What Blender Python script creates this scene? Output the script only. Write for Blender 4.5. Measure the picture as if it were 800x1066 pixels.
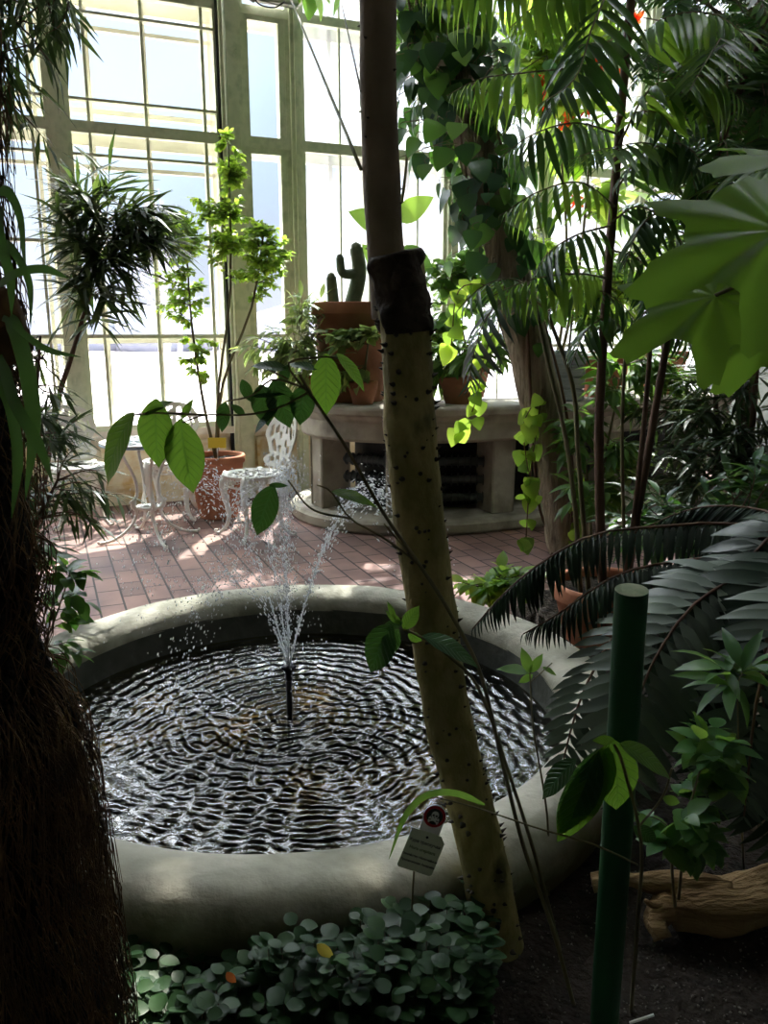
import bpy, math, random
import numpy as np
from mathutils import Vector, Matrix, noise
random.seed(11)
R = math.radians
sc = bpy.context.scene
for o in list(bpy.data.objects): bpy.data.objects.remove(o)

# ------------------------------------------------------------------ camera
TH = R(12.6); FP = 840.0; H = 1.45
cd = bpy.data.cameras.new('camera'); cam = bpy.data.objects.new('camera', cd)
sc.collection.objects.link(cam)
cam.location = (0, 0, H); cam.rotation_euler = (math.pi/2 - TH, 0, 0)
cd.sensor_fit = 'VERTICAL'; cd.sensor_height = 24; cd.lens = FP/1066*24
cd.clip_start = 0.02; cd.clip_end = 400
sc.camera = cam
# ------------------------------------------------------------------ sun, sky, exposure
SUN_AZ = R(7); SUN_EL = R(50)
sd = bpy.data.lights.new('sun', 'SUN'); sd.energy = 13.0; sd.angle = R(0.8); sd.color = (1, .93, .82)
sun = bpy.data.objects.new('sun', sd); sc.collection.objects.link(sun)
sdir = Vector((math.sin(SUN_AZ)*math.cos(SUN_EL), math.cos(SUN_AZ)*math.cos(SUN_EL), math.sin(SUN_EL)))
sun.rotation_euler = sdir.to_track_quat('Z', 'Y').to_euler(); sun.location = (0, 12, 12)
w = bpy.data.worlds.new('sky'); sc.world = w; w.use_nodes = True
nt = w.node_tree; N = nt.nodes; L = nt.links; N.clear()
wo = N.new('ShaderNodeOutputWorld'); bg = N.new('ShaderNodeBackground'); tc = N.new('ShaderNodeTexCoord')
sx = N.new('ShaderNodeSeparateXYZ'); L.new(tc.outputs['Generated'], sx.inputs[0])
cr = N.new('ShaderNodeValToRGB'); L.new(sx.outputs[2], cr.inputs[0])
e = cr.color_ramp.elements
e[0].position = 0.0; e[0].color = (.72, .72, .85, 1)
e[1].position = 0.16; e[1].color = (.62, .75, .95, 1)
for p, c in ((.355, (.68, .85, 1.1)), (.43, (11, 11.6, 12.6)), (.75, (11, 11.4, 11.8))):
    q = cr.color_ramp.elements.new(p); q.color = (*c, 1)
nz = N.new('ShaderNodeTexNoise'); nz.inputs['Scale'].default_value = 2.5; L.new(tc.outputs['Generated'], nz.inputs['Vector'])
mm = N.new('ShaderNodeMapRange'); mm.inputs[1].default_value = .35; mm.inputs[2].default_value = .7
mm.inputs[3].default_value = .85; mm.inputs[4].default_value = 1.35; L.new(nz.outputs[0], mm.inputs[0])
L.new(cr.outputs[0], bg.inputs[0]); L.new(mm.outputs[0], bg.inputs[1]); L.new(bg.outputs[0], wo.inputs[0])
sc.view_settings.view_transform = 'Standard'; sc.view_settings.look = 'None'
sc.view_settings.exposure = 0.4; sc.view_settings.gamma = 1.0; sc.view_settings.use_curve_mapping = False
cy = sc.cycles
cy.use_denoising = True; cy.max_bounces = 8; cy.diffuse_bounces = 4; cy.glossy_bounces = 3
cy.transparent_max_bounces = 24; cy.transmission_bounces = 5; cy.sample_clamp_indirect = 6.0; cy.caustics_reflective = False
# ------------------------------------------------------------------ helpers
def P(px, py, Y):
    u = 533 - py
    d = Vector((px-400, FP*math.cos(TH)+u*math.sin(TH), -FP*math.sin(TH)+u*math.cos(TH)))
    t = Y/d.y
    return Vector((d.x*t, Y, H+d.z*t))
def G(px, py, z=0.0):
    u = 533 - py
    d = Vector((px-400, FP*math.cos(TH)+u*math.sin(TH), -FP*math.sin(TH)+u*math.cos(TH)))
    t = (z-H)/d.z
    return Vector((d.x*t, d.y*t, z))
def rnd(a, b): return random.uniform(a, b)
def V3(*a): return Vector(a)
def rvec(s=1.0):
    return Vector((rnd(-1,1), rnd(-1,1), rnd(-1,1)))*s
class MB:
    def __init__(s): s.v=[]; s.f=[]; s.uv=[]; s.m=[]; s.n=0
    def add(s, V, F, UV=None, m=0):
        V = np.asarray(V, dtype=float).reshape(-1,3); n = s.n
        s.v.append(V); s.uv.append(np.asarray(UV, dtype=float) if UV is not None else V[:, :2].copy())
        s.f.extend([tuple(i+n for i in f) for f in F]); s.m.extend([m]*len(F)); s.n += len(V)
    def empty(s): return s.n == 0
def link(o): sc.collection.objects.link(o)
def thing(name, label, cat, loc=(0,0,0), rz=0.0, group=None):
    o = bpy.data.objects.new(name, None); link(o); o.location = loc; o.rotation_euler = (0,0,rz)
    o.empty_display_size = .05
    o['label'] = label; o['category'] = cat
    if group: o['group'] = group
    return o
def obj(name, mb, mats, parent=None, smooth=True, local=False, label=None, cat=None, group=None, kind=None, origin=None):
    V = np.concatenate(mb.v); UV = np.concatenate(mb.uv)
    if not isinstance(mats, (list, tuple)): mats = [mats]
    off = Vector((0,0,0))
    if not local:
        if parent is not None:
            p = parent; 
            while p is not None: off += p.location; p = p.parent
        elif origin is not None: off = Vector(origin)
        else:
            mn = V.min(0); mx = V.max(0); off = Vector(((mn[0]+mx[0])/2, (mn[1]+mx[1])/2, mn[2]))
    V = V - np.array(off)
    me = bpy.data.meshes.new(name); me.from_pydata(V.tolist(), [], mb.f)
    for m in mats: me.materials.append(m)
    if len(mats) > 1: me.polygons.foreach_set('material_index', mb.m)
    me.polygons.foreach_set('use_smooth', [smooth]*len(me.polygons))
    ul = me.uv_layers.new(name='UVMap'); li = np.empty(len(me.loops), dtype=np.int32); me.loops.foreach_get('vertex_index', li)
    ul.data.foreach_set('uv', UV[li].astype(np.float32).ravel())
    me.validate(); me.update()
    o = bpy.data.objects.new(name, me); link(o)
    if parent is not None: o.parent = parent
    elif not local: o.location = off
    if label: o['label'] = label
    if cat: o['category'] = cat
    if group: o['group'] = group
    if kind: o['kind'] = kind
    return o
def struct(name, mb, mats, smooth=False, parent=None, **k):
    return obj(name, mb, mats, parent=parent, smooth=smooth, kind='structure' if parent is None else None, **k)
def dup(root, loc, rz, label=None):
    r = root.copy(); link(r); r.location = loc; r.rotation_euler = (0,0,rz)
    if label: r['label'] = label
    for ch in list(root.children):
        c = ch.copy(); link(c); c.parent = r
        for g in ch.children:
            d = g.copy(); link(d); d.parent = c
    return r
def box(mb, c, s, M=None, m=0):
    x,y,z = (q/2 for q in s)
    V = [Vector((a*x,b*y,d*z)) for a in (-1,1) for b in (-1,1) for d in (-1,1)]
    V = [(M@v if M is not None else v)+Vector(c) for v in V]
    mb.add([tuple(v) for v in V], [(0,1,3,2),(4,6,7,5),(0,4,5,1),(2,3,7,6),(0,2,6,4),(1,5,7,3)], m=m)
def boxr(mb,c,s,M,m=0):
    n=len(mb.f); box(mb,c,s,M,m); mb.f[n:]=[tuple(reversed(f)) for f in mb.f[n:]]
def bevbox(mb, c, s, b=.01, M=None, m=0):
    x,y,z = (q/2 for q in s); V=[]; F=[]
    rings = [(x-b,y-b,-z),(x,y,-z+b),(x,y,z-b),(x-b,y-b,z)]
    for rx,ry,rz_ in rings:
        for a,d in ((-1,-1),(1,-1),(1,1),(-1,1)): 
            V += [Vector((a*rx - (b*a if (a*d>0) else 0)*1, d*ry-(b*d if a*d<0 else 0), rz_)), Vector((a*rx-(b*a if a*d<0 else 0), d*ry-(b*d if a*d>0 else 0), rz_))]
    V = [(M@v if M is not None else v)+Vector(c) for v in V]
    for k in range(3):
        for i in range(8): F.append((k*8+i, k*8+(i+1)%8, k*8+8+(i+1)%8, k*8+8+i))
    F.append(tuple(reversed(range(8)))); F.append(tuple(range(24,32)))
    mb.add([tuple(v) for v in V], F, m=m)
def resample(pts, n):
    pts = [Vector(p) for p in pts]
    if len(pts) == 2: return [pts[0].lerp(pts[1], i/(n-1)) for i in range(n)]
    q = [2*pts[0]-pts[1]] + pts + [2*pts[-1]-pts[-2]]; out = []
    for i in range(n):
        t = i/(n-1)*(len(pts)-1); k = min(int(t), len(pts)-2); t -= k
        a,b,c,d = q[k:k+4]
        out.append(.5*((2*b)+(c-a)*t+(2*a-5*b+4*c-d)*t*t+(3*b-a-3*c+d)*t**3))
    return out
def frames(pts):
    out=[]; up = Vector((0,1,0.01))
    for i,p in enumerate(pts):
        t = (pts[min(i+1,len(pts)-1)]-pts[max(i-1,0)]).normalized()
        x = up.cross(t)
        if x.length < 1e-4: x = Vector((1,0,0)).cross(t)
        x.normalize(); y = t.cross(x).normalized(); up = y
        out.append((p,t,x,y))
    return out
def tube(mb, pts, rad, seg=8, n=None, m=0, nz=0, nsc=8, flat=1.0, cap=True, ridge=None):
    if n: pts = resample(pts, n)
    else: pts = [Vector(p) for p in pts]
    K = len(pts); V=[]; F=[]; UV=[]
    for i,(p,t,x,y) in enumerate(frames(pts)):
        f = i/(K-1); r = rad(f) if callable(rad) else (rad[0]+(rad[1]-rad[0])*f if isinstance(rad,(tuple,list)) else rad)
        for j in range(seg):
            a = 2*math.pi*j/seg; dd = x*math.cos(a)+y*math.sin(a)*flat; rr = r
            if nz: rr = r*(1+nz*noise.noise((p+dd*r)*nsc))
            if ridge: rr *= 1+ridge[1]*math.cos(ridge[0]*a)
            V.append(p+dd*rr); UV.append((j/seg, f))
    for i in range(K-1):
        for j in range(seg):
            F.append((i*seg+j, i*seg+(j+1)%seg, (i+1)*seg+(j+1)%seg, (i+1)*seg+j))
    if cap:
        F.append(tuple(reversed(range(seg)))); F.append(tuple(range((K-1)*seg, K*seg)))
    mb.add([tuple(v) for v in V], F, UV, m)
def lathe(mb, prof, c=(0,0,0), seg=48, m=0, nz=0, nsc=4, a0=0, a1=2*math.pi, sm=(1,1)):
    V=[]; F=[]; UV=[]; n=len(prof); full = abs(a1-a0-2*math.pi)<1e-6; S = seg if full else seg+1
    for j in range(S):
        a=a0+(a1-a0)*j/seg
        for i,(r,z) in enumerate(prof):
            v=Vector((r*math.cos(a)*sm[0], r*math.sin(a)*sm[1], z))
            if nz: v += Vector((math.cos(a),math.sin(a),1))*nz*noise.noise(v*nsc+Vector(c))
            V.append(tuple(v+Vector(c))); UV.append((j/seg,i/(n-1)))
    for j in range(seg):
        k=(j+1)%S
        for i in range(n-1): F.append((j*n+i, k*n+i, k*n+i+1, j*n+i+1))
    mb.add(V,F,UV,m)
def ico(mb, c, r, m=0, sy=(1,1,1), lv=0):
    t=(1+5**.5)/2
    V=np.array([(-1,t,0),(1,t,0),(-1,-t,0),(1,-t,0),(0,-1,t),(0,1,t),(0,-1,-t),(0,1,-t),(t,0,-1),(t,0,1),(-t,0,-1),(-t,0,1)],float)
    V/=np.linalg.norm(V[0]); 
    F=[(0,11,5),(0,5,1),(0,1,7),(0,7,10),(0,10,11),(1,5,9),(5,11,4),(11,10,2),(10,7,6),(7,1,8),(3,9,4),(3,4,2),(3,2,6),(3,6,8),(3,8,9),(4,9,5),(2,4,11),(6,2,10),(8,6,7),(9,8,1)]
    mb.add(V*r*np.array(sy)+np.array(c),F,m=m)
OCT=np.array([(1,0,0),(-1,0,0),(0,1,0),(0,-1,0),(0,0,1),(0,0,-1)],float); OCTF=[(0,2,4),(2,1,4),(1,3,4),(3,0,4),(2,0,5),(1,2,5),(3,1,5),(0,3,5)]
def octa(mb,c,r,d=None,st=1.0):
    V=OCT.copy()
    if d is not None:
        q=Vector(d).to_track_quat('Z','Y').to_matrix(); V[:,2]*=st; V=V@np.array(q).T
    mb.add(V*r+np.array(c),OCTF)
# leaf templates: unit length along +Y, normal +Z
PROF = {
 'ovate': lambda t: math.sin(math.pi*t**.75)**.9*.30,
 'heart': lambda t: (.46*math.sin(math.pi*min(1,(t+.12)/1.12)**.62)**.85),
 'lance': lambda t: math.sin(math.pi*t**.8)*.13,
 'needle': lambda t: math.sin(math.pi*min(1,t*.9+.08))*.055,
 'strap': lambda t: (min(1,t*6+.3)*min(1,(1-t)*3)**.7)*.09,
 'pinna': lambda t: (min(1,t*5+.35)*min(1,(1.001-t)*2.2)**.8)*.085,
 'round': lambda t: math.sin(math.pi*t**.85)**.6*.40,
 'big': lambda t: (math.sin(math.pi*t**.8)**.9)*.175*(1 if t<.8 else .7+.3*(1-t)/.2),
}
def leafT(kind, n=4, fold=.25, bend=.5, wave=0.0, half=False, cols=1):
    pf = PROF[kind]; V=[]; F=[]; UV=[]; y=z=0.0; w_=2*cols+1
    for i in range(n+1):
        t=i/n; a=-bend*t
        if i: y+=math.cos(a)/n; z+=math.sin(a)/n
        wd=max(pf(min(t,1)),.002) if 0<t<1 else (.012 if t==0 else .002)
        for j in range(-cols,cols+1):
            q=j/cols; zz=z+abs(q)*wd*fold
            if wave and j: zz+=wave*math.sin(t*16+(1.5 if j>0 else 0))*abs(q)
            V.append((q*wd,y,zz)); UV.append((.5+.5*q,t))
    for i in range(n):
        for j in range(w_-1): F.append((i*w_+j,i*w_+j+1,(i+1)*w_+j+1,(i+1)*w_+j))
    return (np.array(V),F,np.array(UV))
def place(mb, T, pos, d, up, s, ws=1.0, m=0):
    d=Vector(d).normalized(); u=Vector(up); x=d.cross(u)
    if x.length<1e-3: x=d.cross(Vector((.3,.9,.1)))
    x.normalize(); z=x.cross(d)
    V,F,UV=T; M=np.array([[x.x*ws,d.x,z.x],[x.y*ws,d.y,z.y],[x.z*ws,d.z,z.z]])
    mb.add(V@M.T*s+np.array(pos),F,UV,m)
def frond(mb, pts, n, Lf, T, W=1.0, ang=.5, droop=.3, up=(0,0,1), rr=.006, prof=None, jit=.08, m=0, mr=1, t0=.08, sides=(-1,1), nr=14):
    ps=resample(pts,60); fr=frames(ps); tube(mb, resample(pts,nr), (rr,rr*.3), 5, m=mr)
    prof = prof or (lambda t: (min(1,.45+t*2.2))*min(1,(1.02-t)*2.6)**.8)
    for i in range(n):
        t=t0+(1-t0)*i/(n-1); p,tt,_,_=fr[min(59,int(t*59))]
        u=Vector(up); u=(u-tt*u.dot(tt)); u=u.normalized() if u.length>.05 else Vector((0,-1,.2))
        sd_=tt.cross(u).normalized()
        for s in sides:
            a=ang+.5*t*t+rnd(-jit,jit)
            d=sd_*s*math.cos(a)+tt*math.sin(a)+Vector((0,0,-1))*(droop+rnd(-jit,jit))+u*.08
            place(mb,T,p,d,u+sd_*rnd(-.25,.25),Lf*prof(t)*rnd(.92,1.05),W,m)
def twig(lm, tm, a, b, nl, T, size, r=.003, sag=.0, spread=.9, t0=.25, hang=.25, upv=(0,0,1), ml=0):
    a=Vector(a); b=Vector(b); ln=(b-a).length
    mid=a.lerp(b,.5)+rvec(.12*ln)+Vector((0,0,sag*ln)); ps=resample([a,mid,b],10)
    tube(tm, ps, (r,r*.4), 4, cap=False)
    for i in range(nl):
        t=t0+(1-t0)*(i+.5)/nl; k=min(8,int(t*9)); p=ps[k].lerp(ps[k+1],t*9-k); tt=(ps[k+1]-ps[k]).normalized()
        sdv=tt.cross(Vector((0,0,1))); sdv=sdv.normalized() if sdv.length>.1 else Vector((1,0,0))
        sdv=Matrix.Rotation(rnd(-.9,.9),3,tt)@sdv
        d=tt*rnd(.25,.8)+sdv*(spread if i%2 else -spread)+Vector((0,0,-hang))+rvec(.25)
        place(lm,T,p,d,Vector(upv)+rvec(.55),size*rnd(.65,1.15),1,ml)
    place(lm,T,ps[-1],(ps[-1]-ps[-2])+rvec(.1*ln)*.2,Vector(upv)+rvec(.3),size,1,ml)
def inblob(c, r):
    while True:
        v=rvec()
        if v.length<1: break
    v=v*(.55+.45*v.length)
    return Vector(c)+Vector((v.x*r[0],v.y*r[1],v.z*r[2]))
# ------------------------------------------------------------------ materials
def mat(name, col=(.5,.5,.5), rough=.6, metal=0, spec=.5):
    m=bpy.data.materials.new(name); m.use_nodes=True; b=m.node_tree.nodes['Principled BSDF']
    b.inputs['Base Color'].default_value=(*col,1); b.inputs['Roughness'].default_value=rough
    b.inputs['Metallic'].default_value=metal; b.inputs['Specular IOR Level'].default_value=spec
    return m
def nod(m, t, **k):
    n=m.node_tree.nodes.new(t)
    for a,b in k.items(): setattr(n,a,b)
    return n
def mottled(name, cols, scale=6, rough=.8, bump=.3, bscale=40, detail=6, stretch=(1,1,1), spec=.3, dist=.01):
    m=mat(name,cols[0],rough,0,spec); nt=m.node_tree; b=nt.nodes['Principled BSDF']; lk=nt.links.new
    tcn=nod(m,'ShaderNodeTexCoord'); mp=nod(m,'ShaderNodeMapping'); mp.inputs['Scale'].default_value=stretch
    lk(tcn.outputs['Object'],mp.inputs[0])
    n1=nod(m,'ShaderNodeTexNoise'); n1.inputs['Scale'].default_value=scale; n1.inputs['Detail'].default_value=detail; lk(mp.outputs[0],n1.inputs['Vector'])
    r=nod(m,'ShaderNodeValToRGB'); lk(n1.outputs[0],r.inputs[0]); el=r.color_ramp.elements
    k=len(cols)
    el[0].position=.32; el[0].color=(*cols[0],1); el[1].position=.68; el[1].color=(*cols[-1],1)
    for i in range(1,k-1):
        q=el.new(.32+.36*i/(k-1)); q.color=(*cols[i],1)
    lk(r.outputs[0],b.inputs['Base Color'])
    if bump:
        n2=nod(m,'ShaderNodeTexNoise'); n2.inputs['Scale'].default_value=bscale; n2.inputs['Detail'].default_value=6; lk(mp.outputs[0],n2.inputs['Vector'])
        bp=nod(m,'ShaderNodeBump'); bp.inputs['Strength'].default_value=bump; bp.inputs['Distance'].default_value=dist
        lk(n2.outputs[0],bp.inputs['Height']); lk(bp.outputs[0],b.inputs['Normal'])
    return m
def leafm(name, col, tcol, rough=.4, tr=.4, veins=0, var=.35, spec=.4):
    m=mat(name,col,rough,0,spec); nt=m.node_tree; b=nt.nodes['Principled BSDF']; lk=nt.links.new; out=nt.nodes['Material Output']
    g=nod(m,'ShaderNodeNewGeometry'); h1=nod(m,'ShaderNodeHueSaturation'); h2=nod(m,'ShaderNodeHueSaturation')
    mr=nod(m,'ShaderNodeMapRange'); mr.inputs[3].default_value=1-var; mr.inputs[4].default_value=1+var
    mh=nod(m,'ShaderNodeMapRange'); mh.inputs[3].default_value=.515; mh.inputs[4].default_value=.485
    lk(g.outputs['Random Per Island'],mr.inputs[0]); lk(g.outputs['Random Per Island'],mh.inputs[0])
    for h,c in ((h1,col),(h2,tcol)):
        h.inputs['Color'].default_value=(*c,1); lk(mr.outputs[0],h.inputs['Value']); lk(mh.outputs[0],h.inputs['Hue'])
    c1,c2=h1.outputs[0],h2.outputs[0]
    if veins:
        uv=nod(m,'ShaderNodeUVMap'); s=nod(m,'ShaderNodeSeparateXYZ'); lk(uv.outputs[0],s.inputs[0])
        def M(op,*a):
            n=nod(m,'ShaderNodeMath',operation=op)
            for i,x in enumerate(a):
                if isinstance(x,(int,float)): n.inputs[i].default_value=x
                else: lk(x,n.inputs[i])
            return n.outputs[0]
        ax=M('ABSOLUTE',M('SUBTRACT',s.outputs[0],.5)); ph=M('SUBTRACT',M('MULTIPLY',s.outputs[1],veins),M('MULTIPLY',ax,veins*.45))
        sid=M('POWER',M('ABSOLUTE',M('COSINE',M('MULTIPLY',ph,math.pi))),14)
        mid=M('LESS_THAN',ax,.03); vv=M('MAXIMUM',M('MULTIPLY',sid,.75),mid)
        outs=[]
        for cc,f in ((c1,1.9),(c2,.55)):
            mx=nod(m,'ShaderNodeMix',data_type='RGBA'); lk(vv,mx.inputs[0]); lk(cc,mx.inputs[6])
            hs=nod(m,'ShaderNodeHueSaturation'); hs.inputs['Value'].default_value=f; lk(cc,hs.inputs['Color']); lk(hs.outputs[0],mx.inputs[7])
            outs.append(mx.outputs[2])
        c1,c2=outs
        bp=nod(m,'ShaderNodeBump'); bp.inputs['Strength'].default_value=.6; bp.inputs['Distance'].default_value=.003
        lk(M('SUBTRACT',1,vv),bp.inputs['Height']); lk(bp.outputs[0],b.inputs['Normal'])
    lk(c1,b.inputs['Base Color']); t=nod(m,'ShaderNodeBsdfTranslucent'); lk(c2,t.inputs[0])
    mx=nod(m,'ShaderNodeMixShader'); mx.inputs[0].default_value=tr; lk(b.outputs[0],mx.inputs[1]); lk(t.outputs[0],mx.inputs[2]); lk(mx.outputs[0],out.inputs[0])
    return m
def brick_mat():
    m=mat('red_brick_paving',(.3,.13,.1),.75,0,.35); nt=m.node_tree; b=nt.nodes['Principled BSDF']; lk=nt.links.new
    tcn=nod(m,'ShaderNodeTexCoord'); mp=nod(m,'ShaderNodeMapping'); mp.inputs['Rotation'].default_value=(0,0,-R(22.7)+math.pi/2); lk(tcn.outputs['Object'],mp.inputs[0])
    br=nod(m,'ShaderNodeTexBrick'); br.inputs['Scale'].default_value=1; br.inputs['Brick Width'].default_value=.26; br.inputs['Row Height'].default_value=.13
    br.inputs['Mortar Size'].default_value=.006; br.inputs['Mortar Smooth'].default_value=.2; br.inputs['Color1'].default_value=(.31,.19,.165,1); br.inputs['Color2'].default_value=(.20,.13,.12,1)
    br.inputs['Mortar'].default_value=(.035,.028,.026,1); lk(mp.outputs[0],br.inputs['Vector'])
    n1=nod(m,'ShaderNodeTexNoise'); n1.inputs['Scale'].default_value=2.2; n1.inputs['Detail'].default_value=8; lk(mp.outputs[0],n1.inputs['Vector'])
    r=nod(m,'ShaderNodeValToRGB'); r.color_ramp.elements[0].position=.35; r.color_ramp.elements[0].color=(.55,.5,.52,1); r.color_ramp.elements[1].position=.65; r.color_ramp.elements[1].color=(1.1,1.05,1,1)
    lk(n1.outputs[0],r.inputs[0]); mx=nod(m,'ShaderNodeMix',data_type='RGBA',blend_type='MULTIPLY'); mx.inputs[0].default_value=1
    lk(br.outputs[0],mx.inputs[6]); lk(r.outputs[0],mx.inputs[7]); lk(mx.outputs[2],b.inputs['Base Color'])
    bp=nod(m,'ShaderNodeBump'); bp.inputs['Strength'].default_value=.6; bp.inputs['Distance'].default_value=.006; bp.invert=True
    lk(br.outputs[1],bp.inputs['Height']); lk(bp.outputs[0],b.inputs['Normal'])
    rr=nod(m,'ShaderNodeMapRange'); rr.inputs[3].default_value=.55; rr.inputs[4].default_value=.85; lk(n1.outputs[0],rr.inputs[0]); lk(rr.outputs[0],b.inputs['Roughness'])
    return m
def glass_mat():
    m=mat('window_glass'); nt=m.node_tree; lk=nt.links.new; out=nt.nodes['Material Output']
    t=nod(m,'ShaderNodeBsdfTransparent'); t.inputs[0].default_value=(.97,.985,.98,1); g=nod(m,'ShaderNodeBsdfGlossy'); g.inputs['Roughness'].default_value=.02
    mx=nod(m,'ShaderNodeMixShader'); mx.inputs[0].default_value=.04; lk(t.outputs[0],mx.inputs[1]); lk(g.outputs[0],mx.inputs[2]); lk(mx.outputs[0],out.inputs[0])
    return m
def film_mat():
    m=mat('cloudy_plastic_film'); nt=m.node_tree; lk=nt.links.new; out=nt.nodes['Material Output']
    t=nod(m,'ShaderNodeBsdfTransparent'); t.inputs[0].default_value=(.9,.93,1,1); g=nod(m,'ShaderNodeBsdfTranslucent'); g.inputs[0].default_value=(.85,.87,.92,1)
    mx=nod(m,'ShaderNodeMixShader'); mx.inputs[0].default_value=.22; lk(t.outputs[0],mx.inputs[1]); lk(g.outputs[0],mx.inputs[2]); lk(mx.outputs[0],out.inputs[0])
    return m
CB = Vector((-.30, 2.515, 0)); WZ=.135
NZP = G(302, 745, WZ)
def water_mat():
    m=mat('rippled_water'); nt=m.node_tree; lk=nt.links.new; out=nt.nodes['Material Output']
    def M(op,*a):
        n=nod(m,'ShaderNodeMath',operation=op)
        for i,x in enumerate(a):
            if isinstance(x,(int,float)): n.inputs[i].default_value=x
            else: lk(x,n.inputs[i])
        return n.outputs[0]
    tcn=nod(m,'ShaderNodeTexCoord'); 
    nw=nod(m,'ShaderNodeTexNoise'); nw.inputs['Scale'].default_value=9; nw.inputs['Detail'].default_value=4; lk(tcn.outputs['Object'],nw.inputs['Vector'])
    tot=None
    for (px,py,k,amp,fall) in ((302,745,125,1.6,1.7),(300,705,170,.8,3.5),(260,690,150,.7,4),(215,770,120,.9,3),(345,800,130,1.5,2.3),(170,800,140,.6,4),(395,745,140,.8,4),(250,840,120,.6,4),(110,740,140,.6,4),(330,860,120,.7,4)):
        c=G(px,py,WZ)-Vector((CB.x,CB.y,WZ))
        vm=nod(m,'ShaderNodeVectorMath',operation='SUBTRACT'); lk(tcn.outputs['Object'],vm.inputs[0]); vm.inputs[1].default_value=c
        ln=nod(m,'ShaderNodeVectorMath',operation='LENGTH'); lk(vm.outputs[0],ln.inputs[0]); d=ln.outputs['Value']
        ph=M('ADD',M('MULTIPLY',d,k),M('MULTIPLY',nw.outputs[0],6.5))
        wv=M('MULTIPLY',M('MULTIPLY',M('SINE',ph),amp),M('EXPONENT',M('MULTIPLY',d,-fall)))
        tot=wv if tot is None else M('ADD',tot,wv)
    n2=nod(m,'ShaderNodeTexNoise'); n2.inputs['Scale'].default_value=34; n2.inputs['Detail'].default_value=3; lk(tcn.outputs['Object'],n2.inputs['Vector'])
    tot=M('ADD',tot,M('MULTIPLY',n2.outputs[0],1.5))
    bp=nod(m,'ShaderNodeBump'); bp.inputs['Strength'].default_value=1; bp.inputs['Distance'].default_value=.0045; lk(tot,bp.inputs['Height'])
    t=nod(m,'ShaderNodeBsdfTransparent'); t.inputs[0].default_value=(.62,.56,.38,1)
    g=nod(m,'ShaderNodeBsdfGlossy'); g.inputs['Roughness'].default_value=.03; lk(bp.outputs[0],g.inputs['Normal'])
    f=nod(m,'ShaderNodeFresnel'); f.inputs[0].default_value=2.0; lk(bp.outputs[0],f.inputs['Normal'])
    mx=nod(m,'ShaderNodeMixShader'); lk(f.outputs[0],mx.inputs[0]); lk(t.outputs[0],mx.inputs[1]); lk(g.outputs[0],mx.inputs[2]); lk(mx.outputs[0],out.inputs[0])
    return m
def drop_mat():
    m=mat('water_drops',(1,1,1),.2,0,.8); nt=m.node_tree; lk=nt.links.new; out=nt.nodes['Material Output']; b=nt.nodes['Principled BSDF']
    t=nod(m,'ShaderNodeBsdfTranslucent'); t.inputs[0].default_value=(.95,.97,1,1); tr=nod(m,'ShaderNodeBsdfTransparent')
    mx=nod(m,'ShaderNodeMixShader'); mx.inputs[0].default_value=.6; lk(b.outputs[0],mx.inputs[1]); lk(t.outputs[0],mx.inputs[2])
    m2=nod(m,'ShaderNodeMixShader'); m2.inputs[0].default_value=.12; lk(mx.outputs[0],m2.inputs[1]); lk(tr.outputs[0],m2.inputs[2]); lk(m2.outputs[0],out.inputs[0])
    return m
M_brick=brick_mat(); M_glass=glass_mat(); M_film=film_mat(); M_water=water_mat(); M_drop=drop_mat()
M_soil=mottled('dark_soil',[(.012,.009,.007),(.03,.022,.016),(.018,.013,.01)],14,.95,.9,60,dist=.02)
M_stone=mottled('weathered_stone',[(.30,.28,.23),(.42,.39,.32),(.22,.20,.16)],3.5,.9,.5,30)
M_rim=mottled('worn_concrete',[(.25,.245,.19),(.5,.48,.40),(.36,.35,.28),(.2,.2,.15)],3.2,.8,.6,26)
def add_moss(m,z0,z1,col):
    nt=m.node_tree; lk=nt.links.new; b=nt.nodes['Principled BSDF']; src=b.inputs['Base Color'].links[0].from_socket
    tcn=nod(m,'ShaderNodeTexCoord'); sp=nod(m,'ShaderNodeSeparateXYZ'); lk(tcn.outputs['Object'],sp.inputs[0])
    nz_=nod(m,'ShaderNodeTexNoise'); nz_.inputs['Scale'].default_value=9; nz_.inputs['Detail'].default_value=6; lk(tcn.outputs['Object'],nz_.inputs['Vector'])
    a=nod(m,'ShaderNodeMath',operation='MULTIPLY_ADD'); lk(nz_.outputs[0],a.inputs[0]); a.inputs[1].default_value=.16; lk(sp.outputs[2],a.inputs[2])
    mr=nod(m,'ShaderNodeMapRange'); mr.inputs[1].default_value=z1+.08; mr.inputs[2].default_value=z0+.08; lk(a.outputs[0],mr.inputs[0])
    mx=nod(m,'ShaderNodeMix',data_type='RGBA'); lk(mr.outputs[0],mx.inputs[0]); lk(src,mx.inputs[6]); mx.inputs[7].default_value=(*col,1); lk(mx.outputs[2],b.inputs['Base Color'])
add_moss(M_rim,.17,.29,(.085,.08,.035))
M_pool=mottled('algae_bottom',[(.02,.022,.012),(.07,.06,.025),(.62,.40,.12)],3.2,.9,.3,30)
M_frame=mottled('old_green_white_paint',[(.50,.55,.40),(.70,.72,.56),(.60,.64,.48)],8,.6,.25,30)
M_frame2=mottled('outer_white_paint',[(.75,.68,.6),(.82,.76,.68)],6,.7,.1,30)
M_panel=mottled('peeling_yellow_paint',[(.62,.42,.16),(.78,.70,.52),(.80,.74,.60)],7,.8,.4,20)
M_plaster=mottled('dim_plaster',[(.22,.23,.2),(.28,.29,.25)],2,.9,.1,20)
M_bark=mottled('thorn_tree_bark',[(.10,.09,.035),(.33,.27,.11),(.20,.17,.06),(.28,.24,.11)],11,.75,.8,45,stretch=(1,1,.6))
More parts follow.
